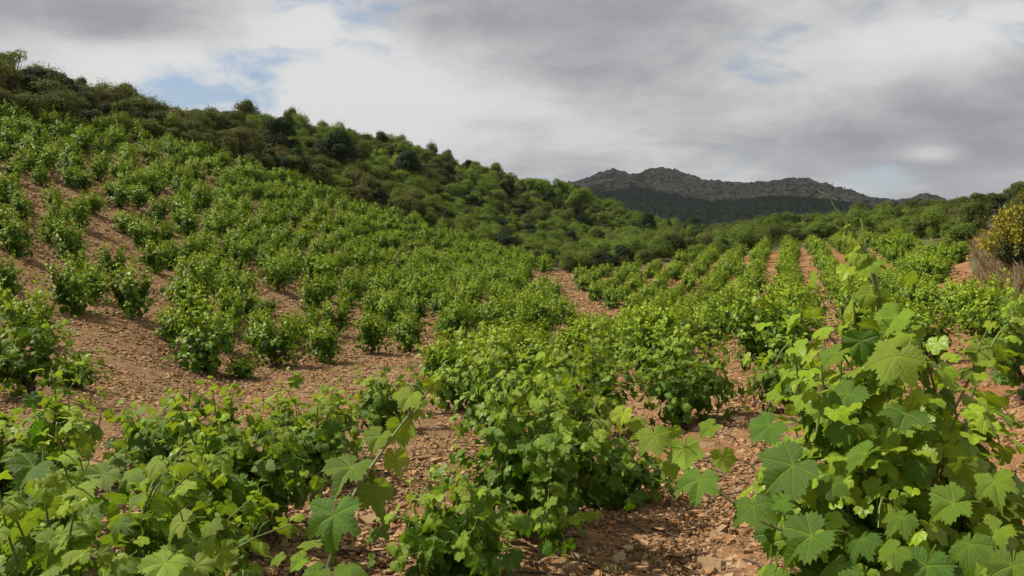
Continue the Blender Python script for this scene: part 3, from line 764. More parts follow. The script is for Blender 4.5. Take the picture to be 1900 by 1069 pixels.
# ------------------------------------------------------------------ the other vines of the two fields
SLOPE = [  # picked out of the photograph: base px, py, height px, label
 (140, 586, 98, 'round bush vine standing alone on bare gravel at left, its shadow falling to the right'),
 (243, 589, 100, 'spreading bush vine right of the lone round vine on the gravel slope'),
 (385, 692, 135, 'tallest vine of the lowest row on the left slope, beside the gravel track'),
 (322, 640, 72, 'small vine tucked behind the tallest vine of the lowest left row'),
 (512, 683, 100, 'upright rounded vine second along the lowest row of the left slope'),
 (605, 672, 82, 'low wide vine third along the lowest row of the left slope'),
 (690, 658, 86, 'vine fourth along the lowest row of the left slope'),
 (760, 654, 78, 'vine fifth along the lowest row of the left slope, beside the stones'),
 (845, 641, 88, 'broad vine sixth along the lowest row of the left slope'),
 (925, 630, 88, 'vine seventh along the lowest row of the left slope'),
 (1005, 618, 86, 'last vine of the lowest left row, where the track bends away'),
 (352, 577, 112, 'vine with visible dark trunk above the tallest vine of the lowest left row'),
 (425, 570, 80, 'vine just right of the one with the visible trunk on the left slope'),
 (515, 541, 66, 'isolated vine with a short dark trunk in the gap of the left slope'),
 (583, 583, 78, 'leaning vine below the isolated vine on the left slope'),
 (8, 560, 82, 'vine cut off by the left edge of the picture, above the gravel'),
 (35, 479, 72, 'vine near the left edge on the second terrace of bare gravel'),
 (130, 487, 76, 'vine directly above the lone round vine on the gravel slope'),
 (145, 722, 62, 'low sprawling vine at the left on the gravel slope, hugging the soil'),
 (450, 703, 44, 'small trailing vine at the foot of the tallest vine of the lowest left row'),
 (495, 585, 34, 'very low leafy sprawl between two vines on the left slope'),
 (210, 515, 60, 'compact vine behind the spreading bush vine on the gravel slope'),
 (285, 510, 64, 'vine above and right of the spreading bush vine'),
 (60, 640, 90, 'vine above the tall left edge vine, on the gravel'),
]
singles = []      # x, y, z, height, label, group
for px, py, hp, lab in SLOPE:
    b = hit(px, py); r = float(np.hypot(b[0], b[1])); placed.append((b[0], b[1])); singles.append((b[0], b[1], b[2], hp*r/FPX*1.03, lab, None))
rng = np.random.default_rng(9)
dirv = np.array([math.sin(R(18)), math.cos(R(18))]); nor = np.array([dirv[1], -dirv[0]])
grid = []
for i in range(-60, 40):
    for j in range(0, 80):
        c = nor*(i*1.60+rng.normal(0, .16)) + dirv*(j*1.21+rng.normal(0, .22)+(i % 2)*.5)
        grid.append(c)
g = np.array(grid); gz = H(g[:, 0], g[:, 1]); qx, qy = proj(np.column_stack([g, gz])); gr = np.hypot(g[:, 0], g[:, 1])
inl = inpoly(qx, qy, LEFT) & (gr > 15) & (gr < 68); inr = inpoly(qx, qy, RIGHT) & (gr > 8.2) & (gr < 70)
drop = rng.random(len(g)); inl &= drop > np.where((qx < 330) & (gr < 36), .24, .04); inr &= drop > np.where(qx > 1380, .10, .03)
pl_ = np.array(placed); far = ((g[:, None, :]-pl_[None])**2).sum(-1).min(1) > np.where(inr, 1.0, 1.15)**2
cand = [(gr[k], g[k, 0], g[k, 1], gz[k], bool(inl[k]), qx[k], qy[k]) for k in np.nonzero((inl | inr) & far)[0]]
cand.sort()
cand = [c for c in cand if -120 < c[5] < 2020]
n_obj = 300 - len(singles) - len(NEAR) - 3
ZONES = {  # what a field vine stands beside -> label, group
 'l_edge': ('bush vine at the left edge of the picture on the stony slope', 'bush vines at the left end of the slope'),
 'l_low': ('leafy bush vine just uphill of the lowest row, left slope', 'bush vines low on the left slope'),
 'l_gap': ('bush vine spaced apart on bare gravel midway up the left side', 'bush vines among the gravel gaps of the left slope'),
 'l_mid': ('bush vine among the crowded middle rows of the left slope', 'bush vines midway up the left slope'),
 'l_top': ('bush vine in the topmost row of the left slope, under the dark scrub', 'bush vines along the top edge of the left slope'),
 'l_end': ('bush vine at the far end of the left slope where the track rises', 'bush vines at the far end of the left slope'),
 'l_trk': ('bush vine on the left slope bordering the gravel track', 'bush vines bordering the left side of the track'),
 'r_trk': ('bush vine of the right field bordering the bend of the gravel track', 'bush vines bordering the right side of the track'),
 'r_near': ('bush vine crowded behind the central foreground vine', 'bush vines crowded in the middle of the picture'),
 'r_nr': ('bush vine behind the tall right vine, close to the bare red patch', 'bush vines behind the tall right vine'),
 'r_red': ('bush vine in the rows over red soil at right, below the tree line', 'bush vines in the red soil rows at right'),
 'r_brm': ('bush vine at the far right below the yellow broom', 'bush vines below the yellow broom'),
 'r_mid': ('bush vine in the dense middle rows of the right field', 'bush vines in the middle rows of the right field')}
def vine_label(c):
    r, left, px, py = c[0], c[4], c[5], c[6]
    if left:
        top = np.interp(px, [0, 300, 520, 640, 800, 960], [255, 288, 338, 382, 430, 486])
        z_ = 'l_edge' if px < 70 else 'l_top' if py < top+16 else 'l_gap' if px < 330 else 'l_low' if r < 24 else 'l_end' if px > 880 and r > 42 else 'l_trk' if px > 930 else 'l_mid'
    elif px > 1740: z_ = 'r_brm'
    elif px > 1400: z_ = 'r_nr' if r < 17 else 'r_red'
    else: z_ = 'r_near' if r < 17 else 'r_trk' if px < 1180 and r > 24 else 'r_mid'
    return ZONES[z_]
rng = np.random.default_rng(10)
FOL = []; TRK = []
def vine_copy(x, y, z, h, label, group, slim=1.0):
    k = int(rng.integers(len(PROTO))); tm, fm, w0, h0 = PROTO[k]
    root = empty('grape_vine', (x, y, z-.01), label=label, category='vine', group=group or 'bush vines on the left slope told apart')
    s = h/h0; root.scale = (max(s, .72)*rng.uniform(.92, 1.06)*slim, max(s, .72)*rng.uniform(.92, 1.06)*slim, s); root.rotation_euler = (rng.normal(0, .05), rng.normal(0, .05), rng.uniform(0, 6.28))
    t = obj('trunk', tm, None, root); f = obj('foliage', fm, None, root, kind='stuff')
    return t, f, k
seen = {}
for s in singles:
    t, f, k = vine_copy(*s, slim=.86); seen.setdefault(k, (t, f))
for c in cand[:n_obj]:
    lab, grp = vine_label(c); t, f, k = vine_copy(c[1], c[2], c[3], (.98 if c[4] and c[5] < 330 and c[0] < 36 else 1.10 if c[4] else .96)*rng.uniform(.76, 1.16), lab, grp, .84 if c[4] and c[0] < 30 else .97 if c[4] else .92); seen.setdefault(k, (t, f))

def gn_scatter(name, pts, rots, scl, idx, protos, **props):
    """one object of kind stuff: instances of the given meshes' objects on points"""
    m = bpy.data.meshes.new(name); m.vertices.add(len(pts)); m.vertices.foreach_set('co', np.asarray(pts, np.float32).ravel())
    a = m.attributes.new('rot', 'FLOAT_VECTOR', 'POINT'); a.data.foreach_set('vector', np.asarray(rots, np.float32).ravel())
    a = m.attributes.new('scl', 'FLOAT_VECTOR', 'POINT'); a.data.foreach_set('vector', np.asarray(scl, np.float32).ravel())
    a = m.attributes.new('idx', 'INT', 'POINT'); a.data.foreach_set('value', np.asarray(idx, np.int32))
    o = obj(name, m, **props)
    ng = bpy.data.node_groups.new(name, 'GeometryNodeTree')
    ng.interface.new_socket('Geometry', in_out='INPUT', socket_type='NodeSocketGeometry'); ng.interface.new_socket('Geometry', in_out='OUTPUT', socket_type='NodeSocketGeometry')
    gi = ng.nodes.new('NodeGroupInput'); go = ng.nodes.new('NodeGroupOutput'); L = ng.links.new
    def named(nm, typ):
        x = ng.nodes.new('GeometryNodeInputNamedAttribute'); x.data_type = typ; x.inputs[0].default_value = nm; return x.outputs['Attribute']
    outs = ng.nodes.new('GeometryNodeJoinGeometry')
    for group in protos:
        jn = ng.nodes.new('GeometryNodeJoinGeometry')
        for p in reversed(group):
            oi = ng.nodes.new('GeometryNodeObjectInfo'); oi.transform_space = 'ORIGINAL'; oi.inputs['Object'].default_value = p; oi.inputs['As Instance'].default_value = True
            L(oi.outputs['Geometry'], jn.inputs[0])
        ip = ng.nodes.new('GeometryNodeInstanceOnPoints'); L(gi.outputs[0], ip.inputs['Points']); L(jn.outputs[0], ip.inputs['Instance'])
        ip.inputs['Pick Instance'].default_value = True
        L(named('idx', 'INT'), ip.inputs['Instance Index']); L(named('rot', 'FLOAT_VECTOR'), ip.inputs['Rotation']); L(named('scl', 'FLOAT_VECTOR'), ip.inputs['Scale'])
        L(ip.outputs[0], outs.inputs[0])
    L(outs.outputs[0], go.inputs[0])
    md = o.modifiers.new('scatter', 'NODES'); md.node_group = ng
    return o
rest = cand[n_obj:]
# two small bright vineyard strips high on the scrub hill
strip = []
for poly, r0, r1 in (([(655, 288), (690, 286), (742, 305), (740, 318), (700, 312), (655, 300)], 80, 125), ([(822, 322), (850, 322), (905, 340), (900, 348), (820, 332)], 90, 150)):
    for q in range(6000):
        a = rng.uniform(R(-12), R(0)); r = rng.uniform(r0, r1); x, y = r*math.sin(a), r*math.cos(a)
        strip.append((x, y, poly))
sx = np.array([s[0] for s in strip]); sy = np.array([s[1] for s in strip]); sz = H(sx, sy); spx, spy = proj(np.stack([sx, sy, sz], -1))
strip_pts = []
for poly in {id(s[2]): s[2] for s in strip}.values():
    own = np.array([s[2] is poly for s in strip]); ok = own & inpoly(spx, spy, poly)
    for k in np.nonzero(ok)[0]:
        if all((sx[k]-p[0])**2+(sy[k]-p[1])**2 > 1.3**2 for p in strip_pts): strip_pts.append((sx[k], sy[k], sz[k]))
strip_pts = strip_pts[:160]
pts = [(c[1], c[2], c[3]) for c in rest] + strip_pts
n = len(pts); keys = sorted(seen)
rz = np.column_stack([rng.normal(0, .05, n), rng.normal(0, .05, n), rng.uniform(0, 6.28, n)]); sv = rng.uniform(.78, 1.12, n)*np.array([1.03 if c[4] else .90 for c in rest]+[1.0]*len(strip_pts))
gn_scatter('distant_vine_rows', pts, rz, np.column_stack([sv, sv, sv*rng.uniform(.9, 1.15, n)]), rng.integers(0, len(keys), n),
           [[seen[k][1] for k in keys], [seen[k][0] for k in keys]], kind='stuff', label='far rows of green bush vines merging together high on both fields', category='vines')
print('VINES', len(singles), len(cand), 'rest', len(rest), 'strip', len(strip_pts))

# ------------------------------------------------------------------ shrubs and trees
def crown_cards(rng, lumps, n, size, up=.35, spike=0.0):
    """leaf-sized faces spread through lumpy volumes"""
    ws = np.array([l[3]**2 for l in lumps]); pk = rng.choice(len(lumps), n, p=ws/ws.sum())
    L = np.array([l[:3] for l in lumps]); Rr = np.array([l[3] for l in lumps]); Fz = np.array([l[4] for l in lumps])
    d = nrm(rng.normal(0, 1, (n, 3))); d[:, 2] = np.where(d[:, 2] < -.35, -d[:, 2], d[:, 2])
    rad = Rr[pk]*(1-np.abs(rng.normal(0, .20, n)))*(1+.22*(vnoise(d[:, 0]*3+pk*7, d[:, 1]*3+d[:, 2]*3, 5)-.5)*2)
    p = L[pk] + d*rad[:, None]*np.stack([np.ones(n), np.ones(n), Fz[pk]], -1)
    if spike:
        k = rng.random(n) < spike; p[k] += np.column_stack([rng.normal(0, .05, k.sum()), rng.normal(0, .05, k.sum()), np.abs(rng.normal(0, .22, k.sum()))])*Rr[pk][k][:, None]*1.3
    p[:, 2] = np.maximum(p[:, 2], .02)
    nv = nrm(d + np.array([0, 0, up]) + rng.normal(0, .5, (n, 3))); F = frames(nv, nrm(rng.normal(0, 1, (n, 3))))
    s = size*rng.uniform(.6, 1.3, n)
    t = np.array([[0, -.6, 0], [.42, 0, .12], [0, .7, 0], [-.42, 0, .12]])
    v = np.einsum('nij,vj->nvi', F, t)*s[:, None, None] + p[:, None]
    f = np.array([(0, 1, 2), (0, 2, 3)])[None] + (np.arange(n)*4)[:, None, None]
    return v.reshape(-1, 3), f.reshape(-1, 3), np.repeat(rng.random(n), 4)
def shrub_mesh(seed, w, h, n, size, nl=7, spike=0.0, mat=M_SCRUB, name='shrub'):
    rng = np.random.default_rng(seed); lumps = []
    for i in range(nl):
        a = rng.uniform(0, 6.28); q = rng.uniform(0, .32)*w; r = rng.uniform(.12, .30)*w
        lumps.append((math.cos(a)*q, math.sin(a)*q, h*rng.uniform(.25, .85), r, h/w*rng.uniform(.7, 1.0)))
    v, f, rd = crown_cards(rng, lumps, n, size, spike=spike)
    m = mesh_np(name, v, f, {'rnd': rd}); m.materials.append(mat); return m
SHR = [shrub_mesh(70+k, 1, (.75, .9, .6, 1.0, .8, .7)[k], 5200, .034, nl=(11, 14, 10, 12, 11, 15)[k], spike=(.08, .35, .05, .45, .25, .1)[k]) for k in range(6)]
SHR_G = [shrub_mesh(90+k, 1, .85, 5200, .034, nl=12, spike=.3, mat=M_GREEN) for k in range(3)]
SHR_D = [shrub_mesh(95+k, 1, .9, 4400, .040, nl=12, spike=.08, mat=M_OAK) for k in range(3)]
def tree_parts(seed, w, h, mat, n=8000, size=.030, trunkh=.28):
    rng = np.random.default_rng(seed); acc = Acc(); lumps = []
    tr = smoothline([[0, 0, -.05], [rng.normal(0, .02), rng.normal(0, .02), h*trunkh*.6], [rng.normal(0, .03), rng.normal(0, .03), h*.62]], 7)
    v, f = tube(tr, np.linspace(.045, .018, 7), 7); acc.add(v, f)
    for i in range(9):
        a = i*2.4+rng.normal(0, .3); q = rng.uniform(.12, .34)*w; zt = h*rng.uniform(trunkh+.12, .86); e = np.array([math.cos(a)*q, math.sin(a)*q, zt])
        s = tr[int(rng.integers(2, 6))]; v, f = tube(smoothline([s, (s+e)/2+[0, 0, -.02], e], 5), np.linspace(.018, .005, 5), 5); acc.add(v, f)
        lumps.append((e[0], e[1], e[2], rng.uniform(.15, .25)*w, .85))
    lumps.append((0, 0, h*.75, .24*w, .9))
    tm = acc.mesh('trunk', True); tm.materials.append(M_BARK)
    v, f, rd = crown_cards(rng, lumps, n, size, up=.3); cm = mesh_np('crown', v, f, {'rnd': rd}); cm.materials.append(mat)
    return tm, cm
OAK = [tree_parts(200+k, 1.0, 1.05, M_OAK) for k in range(3)]
PINE = [tree_parts(210+k, 1.0, 1.05, M_PINE, trunkh=.3) for k in range(4)]
GRN = [tree_parts(220+k, 1.0, 1.1, M_GREEN, n=6500) for k in range(3)]
SPARSE = tree_parts(230, 1.0, 1.0, M_GREEN, n=1500, size=.035, trunkh=.35)
rng = np.random.default_rng(31)
def tree(kind, px, py, r, hpx, wpx, label, group, name='tree', cat='tree'):
    p = at(px, py, r); z = float(H(p[0], p[1])); tm, cm = kind
    top = at(px, py-hpx, r)[2]
    z = min(z, p[2]+.5)
    h = top - z; w = wpx*r/FPX
    root = empty(name, (p[0], p[1], z-.05), label=label, category=cat, group=group); root.scale = (w, w, h/1.05); root.rotation_euler = (0, 0, rng.uniform(0, 6.28))
    obj('trunk', tm, None, root); obj('crown', cm, None, root, kind='stuff'); return root
T = tree
T(OAK[0], 520, 320, 66, 105, 80, 'dark round oak on the skyline above the upper left vines', 'oaks on the scrub hill', 'oak_tree')
T(OAK[1], 625, 330, 74, 92, 85, 'dark broad oak right of the first skyline oak', 'oaks on the scrub hill', 'oak_tree')
T(OAK[2], 565, 320, 76, 66, 60, 'smaller dark oak between the two skyline oaks', 'oaks on the scrub hill', 'oak_tree')
T(OAK[2], 757, 345, 84, 72, 62, 'dark oak standing up beside the small bright vineyard strip', 'oaks on the scrub hill', 'oak_tree')
T(GRN[0], 745, 315, 96, 52, 34, 'pale slender tree peeping over the dark oak by the vineyard strip', 'light trees on the scrub hill')
T(OAK[0], 944, 372, 112, 42, 32, 'small dark conical oak halfway along the hill skyline', 'oaks on the scrub hill', 'oak_tree')
T(GRN[1], 992, 372, 128, 40, 56, 'bright green rounded tree on the hill skyline left of the mountain', 'light trees on the scrub hill')
T(GRN[2], 1042, 382, 135, 48, 40, 'bright green tree where the hill skyline meets the mountain', 'light trees on the scrub hill')
T(GRN[0], 1075, 395, 125, 48, 60, 'full bright green tree just below the skyline beside the mountain', 'light trees on the scrub hill')
T(SPARSE, 25, 135, 60, 48, 50, 'thin sparse little tree on the hilltop at far left', 'light trees on the scrub hill')
T(GRN[1], 1010, 455, 92, 45, 42, 'mid green tree low on the scrub hill above the track end', 'light trees on the scrub hill')
T(OAK[1], 1200, 435, 118, 46, 40, 'dark oak on the falling slope in front of the mountain forest', 'oaks on the scrub hill', 'oak_tree')
T(OAK[2], 1285, 440, 140, 42, 42, 'dark tree at the low end of the hill before the mountain', 'oaks on the scrub hill', 'oak_tree')
T(PINE[2], 1145, 482, 92, 48, 50, 'bushy dark tree at the foot of the scrub hill', 'oaks on the scrub hill', 'oak_tree')
belt = [(1318,450,150,34,34),(1345,452,130,36,36),(1372,446,140,38,40),(1396,446,120,42,44),(1425,444,128,44,40),(1452,442,115,48,48),(1484,442,122,46,44),(1510,440,110,46,46),(1532,440,124,44,40),(1556,440,120,44,40),(1582,440,105,44,48),(1612,440,112,46,40),(1640,440,118,52,40),
        (1666,438,100,62,50),(1690,436,108,60,44),(1708,432,96,62,50),(1734,430,104,66,44),(1756,430,92,76,50),(1782,428,98,70,44),(1808,424,88,80,44),(1832,418,92,68,44),(1856,418,80,76,52),(1884,414,76,84,48),(1910,410,74,88,56),(1945,405,72,92,64)]
names_b = ['round pine in the tree line left of the close vine shoot tip', 'pine rising above the tree line at the right']
for k, (px, py, r, hp, wp_) in enumerate(belt):
    left = px < 1600
    T(PINE[k % 4], px, py, r, hp-(14 if px > 1730 else 0), wp_*1.12, 'rounded green pine in the tree line below the mountain' if left else 'dark green pine on the rising tree line at the right',
      'pines of the tree line below the mountain' if left else 'pines of the tree line at the right', 'pine_tree')
T(PINE[1], 1768, 470, 66, 62, 62, 'grey-green round oak just above the top right vines', 'oaks on the scrub hill', 'oak_tree')
T(PINE[0], 1730, 440, 78, 34, 44, 'small bushy tree behind the topmost right vines', 'pines of the tree line at the right', 'pine_tree')

# shrub cover of the hill: the ones that show largest are things, the rest is one mass
HILL = [(-200, 110), (0, 150), (300, 230), (480, 248), (640, 270), (760, 293), (900, 326), (1060, 362), (1200, 414), (1270, 428), (1300, 424), (1420, 428), (1560, 424), (1700, 415), (1800, 425), (1815, 450), (1790, 460), (1745, 450), (1650, 440),
        (1560, 443), (1450, 456), (1370, 468), (1250, 484), (1150, 500), (1055, 508), (1035, 494), (960, 484), (900, 464), (800, 428), (700, 396), (640, 376), (520, 328), (400, 293), (300, 268), (120, 243), (0, 230), (-200, 190)]
N0 = 120000
a = rng.uniform(R(-34), R(31), N0); r = np.sqrt(rng.uniform(44**2, 290**2, N0)); x = r*np.sin(a); y = r*np.cos(a); z = H(x, y); qx, qy = proj(np.stack([x, y, z], -1))
ok = inpoly(qx, qy, HILL) & ~inpoly(qx, qy, [(650, 284), (690, 282), (748, 303), (745, 322), (700, 318), (650, 306)]) & ~inpoly(qx, qy, [(818, 318), (850, 318), (910, 338), (905, 352), (815, 336)])
x, y, z, r, qx, qy = (q[ok] for q in (x, y, z, r, qx, qy))
# thin out with a cell grid so that crowns just overlap
cell = {}; keep = []
for k in range(len(x)):
    s = .90 + r[k]*.0030
    key = (int(x[k]/s), int(y[k]/s), int(r[k]/20))
    if key in cell: continue
    cell[key] = 1; keep.append(k)
keep = np.array(keep); x, y, z, r, qx, qy = (q[keep] for q in (x, y, z, r, qx, qy))
bare = fbm(x*.10, y*.10, 3, 77) > .34; bare &= r > 75
x, y, z, r, qx, qy = (q[~bare] for q in (x, y, z, r, qx, qy))
wid = (1.55 + .003*r)*rng.uniform(.65, 1.3, len(x)); hgt = wid*rng.uniform(.7, 1.15, len(x))
top_edge = np.interp(qx, [-200, 0, 300, 640, 900, 1300], [165, 205, 262, 320, 380, 440])
hgt = np.where(qy < top_edge, hgt*1.05, hgt)
kind = np.where(fbm(x*.05+3, y*.05, 3, 55)+rng.normal(0, .28, len(x)) > .30, 1, 0)            # brighter patches
kind = np.where((qx > 850) & (rng.random(len(x)) < .42), 1, kind)
kind = np.where((rng.random(len(x)) < .10), 2, kind)
zz2 = z
order = np.argsort(-(wid/r)); top = order[:230]; low = order[230:]
first = {}
for i in top:
    k = int(kind[i]); pool = (SHR, SHR_G, SHR_D)[k]; q = int(rng.integers(len(pool)))
    lab, grp = [('olive green scrub bush on the bank above the left vines', 'olive scrub bushes on the bank above the left vines'),
                ('fresh green bush among darker scrub on the hillside', 'fresh green bushes on the hillside'),
                ('very dark evergreen bush among the olive scrub', 'dark evergreen bushes on the hillside')][k]
    te = np.interp(qx[i], [-200, 0, 300, 640, 900, 1060], [140, 170, 245, 305, 362, 395])
    w_, g_ = (('at the far left end of the bank', 'at the left end') if qx[i] < 130 else ('on the hill skyline', 'on the skyline') if qy[i] < te else ('right above the top row of vines', 'above the top row of vines') if qy[i] > np.interp(qx[i], [0, 300, 520, 640, 800, 960], [225, 258, 305, 345, 395, 455]) else ('halfway up the bank', 'halfway up the bank'))
    lab = ('olive green scrub bush ', 'fresh green bush ', 'very dark evergreen bush ')[k]+w_; grp = ('olive bushes ', 'fresh green bushes ', 'dark bushes ')[k]+g_
    o = obj('shrub', pool[q], None, None, (x[i], y[i], z[i]-.08), label=lab, category='shrub', group=grp)
    o.scale = (wid[i]*rng.uniform(.75, 1.25), wid[i]*rng.uniform(.75, 1.25), hgt[i]); o.rotation_euler = (0, 0, rng.uniform(0, 6.28)); first.setdefault((k, q), o)
keysS = sorted(first); start = {k: [i for i, kk in enumerate(keysS) if kk[0] == k] for k in (0, 1, 2)}
idx = np.array([rng.choice(start[int(kind[i])] or start[0]) for i in low])
gn_scatter('hillside_scrub', np.column_stack([x[low], y[low], z[low]-.08]), np.column_stack([np.zeros(len(low)), np.zeros(len(low)), rng.uniform(0, 6.28, len(low))]),
           np.column_stack([wid[low]*rng.uniform(.75, 1.3, len(low)), wid[low]*rng.uniform(.75, 1.3, len(low)), hgt[low]*rng.uniform(.7, 1.3, len(low))]), idx, [[first[k] for k in keysS]], kind='stuff', label='dense dark green scrub covering the hill behind the vineyard', category='scrub')
print('SHRUBS', len(x))

# ------------------------------------------------------------------ broom bushes and dry bank at the right
def broom(px, py, r, hpx, wpx, label, seed):
    rng = np.random.default_rng(seed); p = at(px, py, r); z = float(H(p[0], p[1])); h = hpx*r/FPX; w = wpx*r/FPX
    root = empty('broom_bush', (p[0], p[1], z), label=label, category='bush', group='yellow flowering brooms on the bank')
    st = Acc(); P = []; D = []; Tn = []
    for k in range(150):
        a = rng.uniform(0, 6.28); sp = rng.uniform(0, 1)**.7; e = np.array([math.cos(a)*w*.5*sp, math.sin(a)*w*.5*sp, h*math.sqrt(max(.08, 1-.75*sp**2))*rng.uniform(.7, 1.05)])
        l = smoothline([[0, 0, 0], e*[.35, .35, .5]+rng.normal(0, .03, 3), e], 7); v, f = tube(l, np.linspace(.010, .003, 7), 3); st.add(v, f, rnd=rng.random())
        for q in range(42):
            t = rng.uniform(.3, 1.05); c = l[0]*0+np.array([np.interp(t*6, np.arange(7), l[:, i]) for i in range(3)]); P.append(c+rng.normal(0, .05, 3)); D.append(e/np.linalg.norm(e)); Tn.append(t)
    obj('stem', st.mesh('stem'), M_BROOM, root, kind='stuff')
    P = np.array(P); D = np.array(D); Tn = np.array(Tn); n = len(P)
    def cards(ix, s0, wide, nm, mat):
        m_ = len(ix); F = frames(nrm(rng.normal(0, 1, (m_, 3))+[0, 0, .3]), D[ix]+rng.normal(0, .35, (m_, 3))); s = s0*rng.uniform(.6, 1.4, m_)
        t = np.array([[0, -.6, 0], [wide, 0, .1], [0, .8, 0], [-wide, 0, .1]]); v = np.einsum('nij,vj->nvi', F, t)*s[:, None, None]+P[ix][:, None]
        f = np.array([(0, 1, 2), (0, 2, 3)])[None]+(np.arange(m_)*4)[:, None, None]
        obj(nm, mesh_np(nm, v.reshape(-1, 3), f.reshape(-1, 3), {'rnd': np.repeat(rng.random(m_), 4)}), mat, root, kind='stuff')
    fl = (fbm(P[:, 0]*3+seed, P[:, 2]*3, 2, 4)+rng.normal(0, .35, n) + (Tn-.7)*.9) > .12
    cards(np.nonzero(~fl)[0], .085, .16, 'foliage', M_BROOM); cards(np.nonzero(fl)[0], .050, .45, 'flower', M_FLOWER)
broom(1882, 508, 25, 118, 112, 'large broom bush covered in yellow flowers at the right edge', 301)
broom(1898, 428, 33, 80, 55, 'upper yellow broom against the dark pines at the right edge', 302)
broom(1856, 410, 46, 24, 26, 'small yellow broom sprig below the dark pines at right', 303)
def grasses(name, label, poly, r0, r1, n, hgt, mat, seed, cat='grass', az=(20, 33)):
    rng = np.random.default_rng(seed); a = rng.uniform(R(az[0]), R(az[1]), n*6); r = rng.uniform(r0, r1, n*6); x = r*np.sin(a); y = r*np.cos(a); z = H(x, y); qx, qy = proj(np.stack([x, y, z], -1))
    k = np.nonzero(inpoly(qx, qy, poly))[0][:n]
    cl = np.round(rng.random(len(k))*len(k)/9).astype(int); x, y = x[k][cl % max(1, len(k))], y[k][cl % max(1, len(k))]
    x = x+rng.normal(0, .06, len(k)); y = y+rng.normal(0, .06, len(k)); z = H(x, y); m = len(k)
    d = rng.normal(0, .4, (m, 2)); h = hgt*rng.uniform(.5, 1.3, m); w = h*.035+.003; s = rng.uniform(0, 3.14, m); sv = np.stack([np.cos(s), np.sin(s), 0*s], -1)*w[:, None]
    b = np.stack([x, y, z-.01], -1); md = b+np.column_stack([d*h[:, None]*.25, h*.6]); tp = b+np.column_stack([d*h[:, None], h])
    v = np.stack([b-sv, b+sv, md+sv*.7, md-sv*.7, tp], 1); f = np.array([(0, 1, 2), (0, 2, 3), (3, 2, 4)])[None]+(np.arange(m)*5)[:, None, None]
    obj(name, mesh_np(name, v.reshape(-1, 3), f.reshape(-1, 3), {'rnd': np.repeat(rng.random(m), 5)}), mat, kind='stuff', label=label, category=cat)
grasses('dry_grass', 'dry tan grass on the bank under the yellow broom', [(1800, 440), (1990, 420), (1990, 560), (1830, 545)], 19, 60, 16000, .42, M_DRY, 41)
grasses('field_weeds', 'small green weeds dotted over the stony soil', [(0, 560), (1900, 560), (1900, 1080), (0, 1080)], 3, 24, 5200, .06, M_WEED, 42, 'weeds', (-31, 31))

def prunings():
    rng = np.random.default_rng(71); acc = Acc(); n = 520
    a = rng.uniform(R(-31), R(31), n); r = np.exp(rng.uniform(math.log(3), math.log(18), n))
    for i in range(n):
        x, y = r[i]*math.sin(a[i]), r[i]*math.cos(a[i]); L = rng.uniform(.05, .22); th = rng.uniform(0, 6.28)
        p = np.array([[x, y], [x+L*math.cos(th), y+L*math.sin(th)], [x+1.9*L*math.cos(th+.3), y+1.9*L*math.sin(th+.3)]])
        v, f = tube(np.column_stack([p, H(p[:, 0], p[:, 1])+rng.uniform(.012, .035, 3)]), rng.uniform(.0025, .006), 4); acc.add(v, f, rnd=rng.random())
    obj('dry_prunings', acc.mesh('dry_prunings', True), M_BARK, kind='stuff', label='dry vine prunings lying scattered over the stony soil', category='twigs')
prunings()

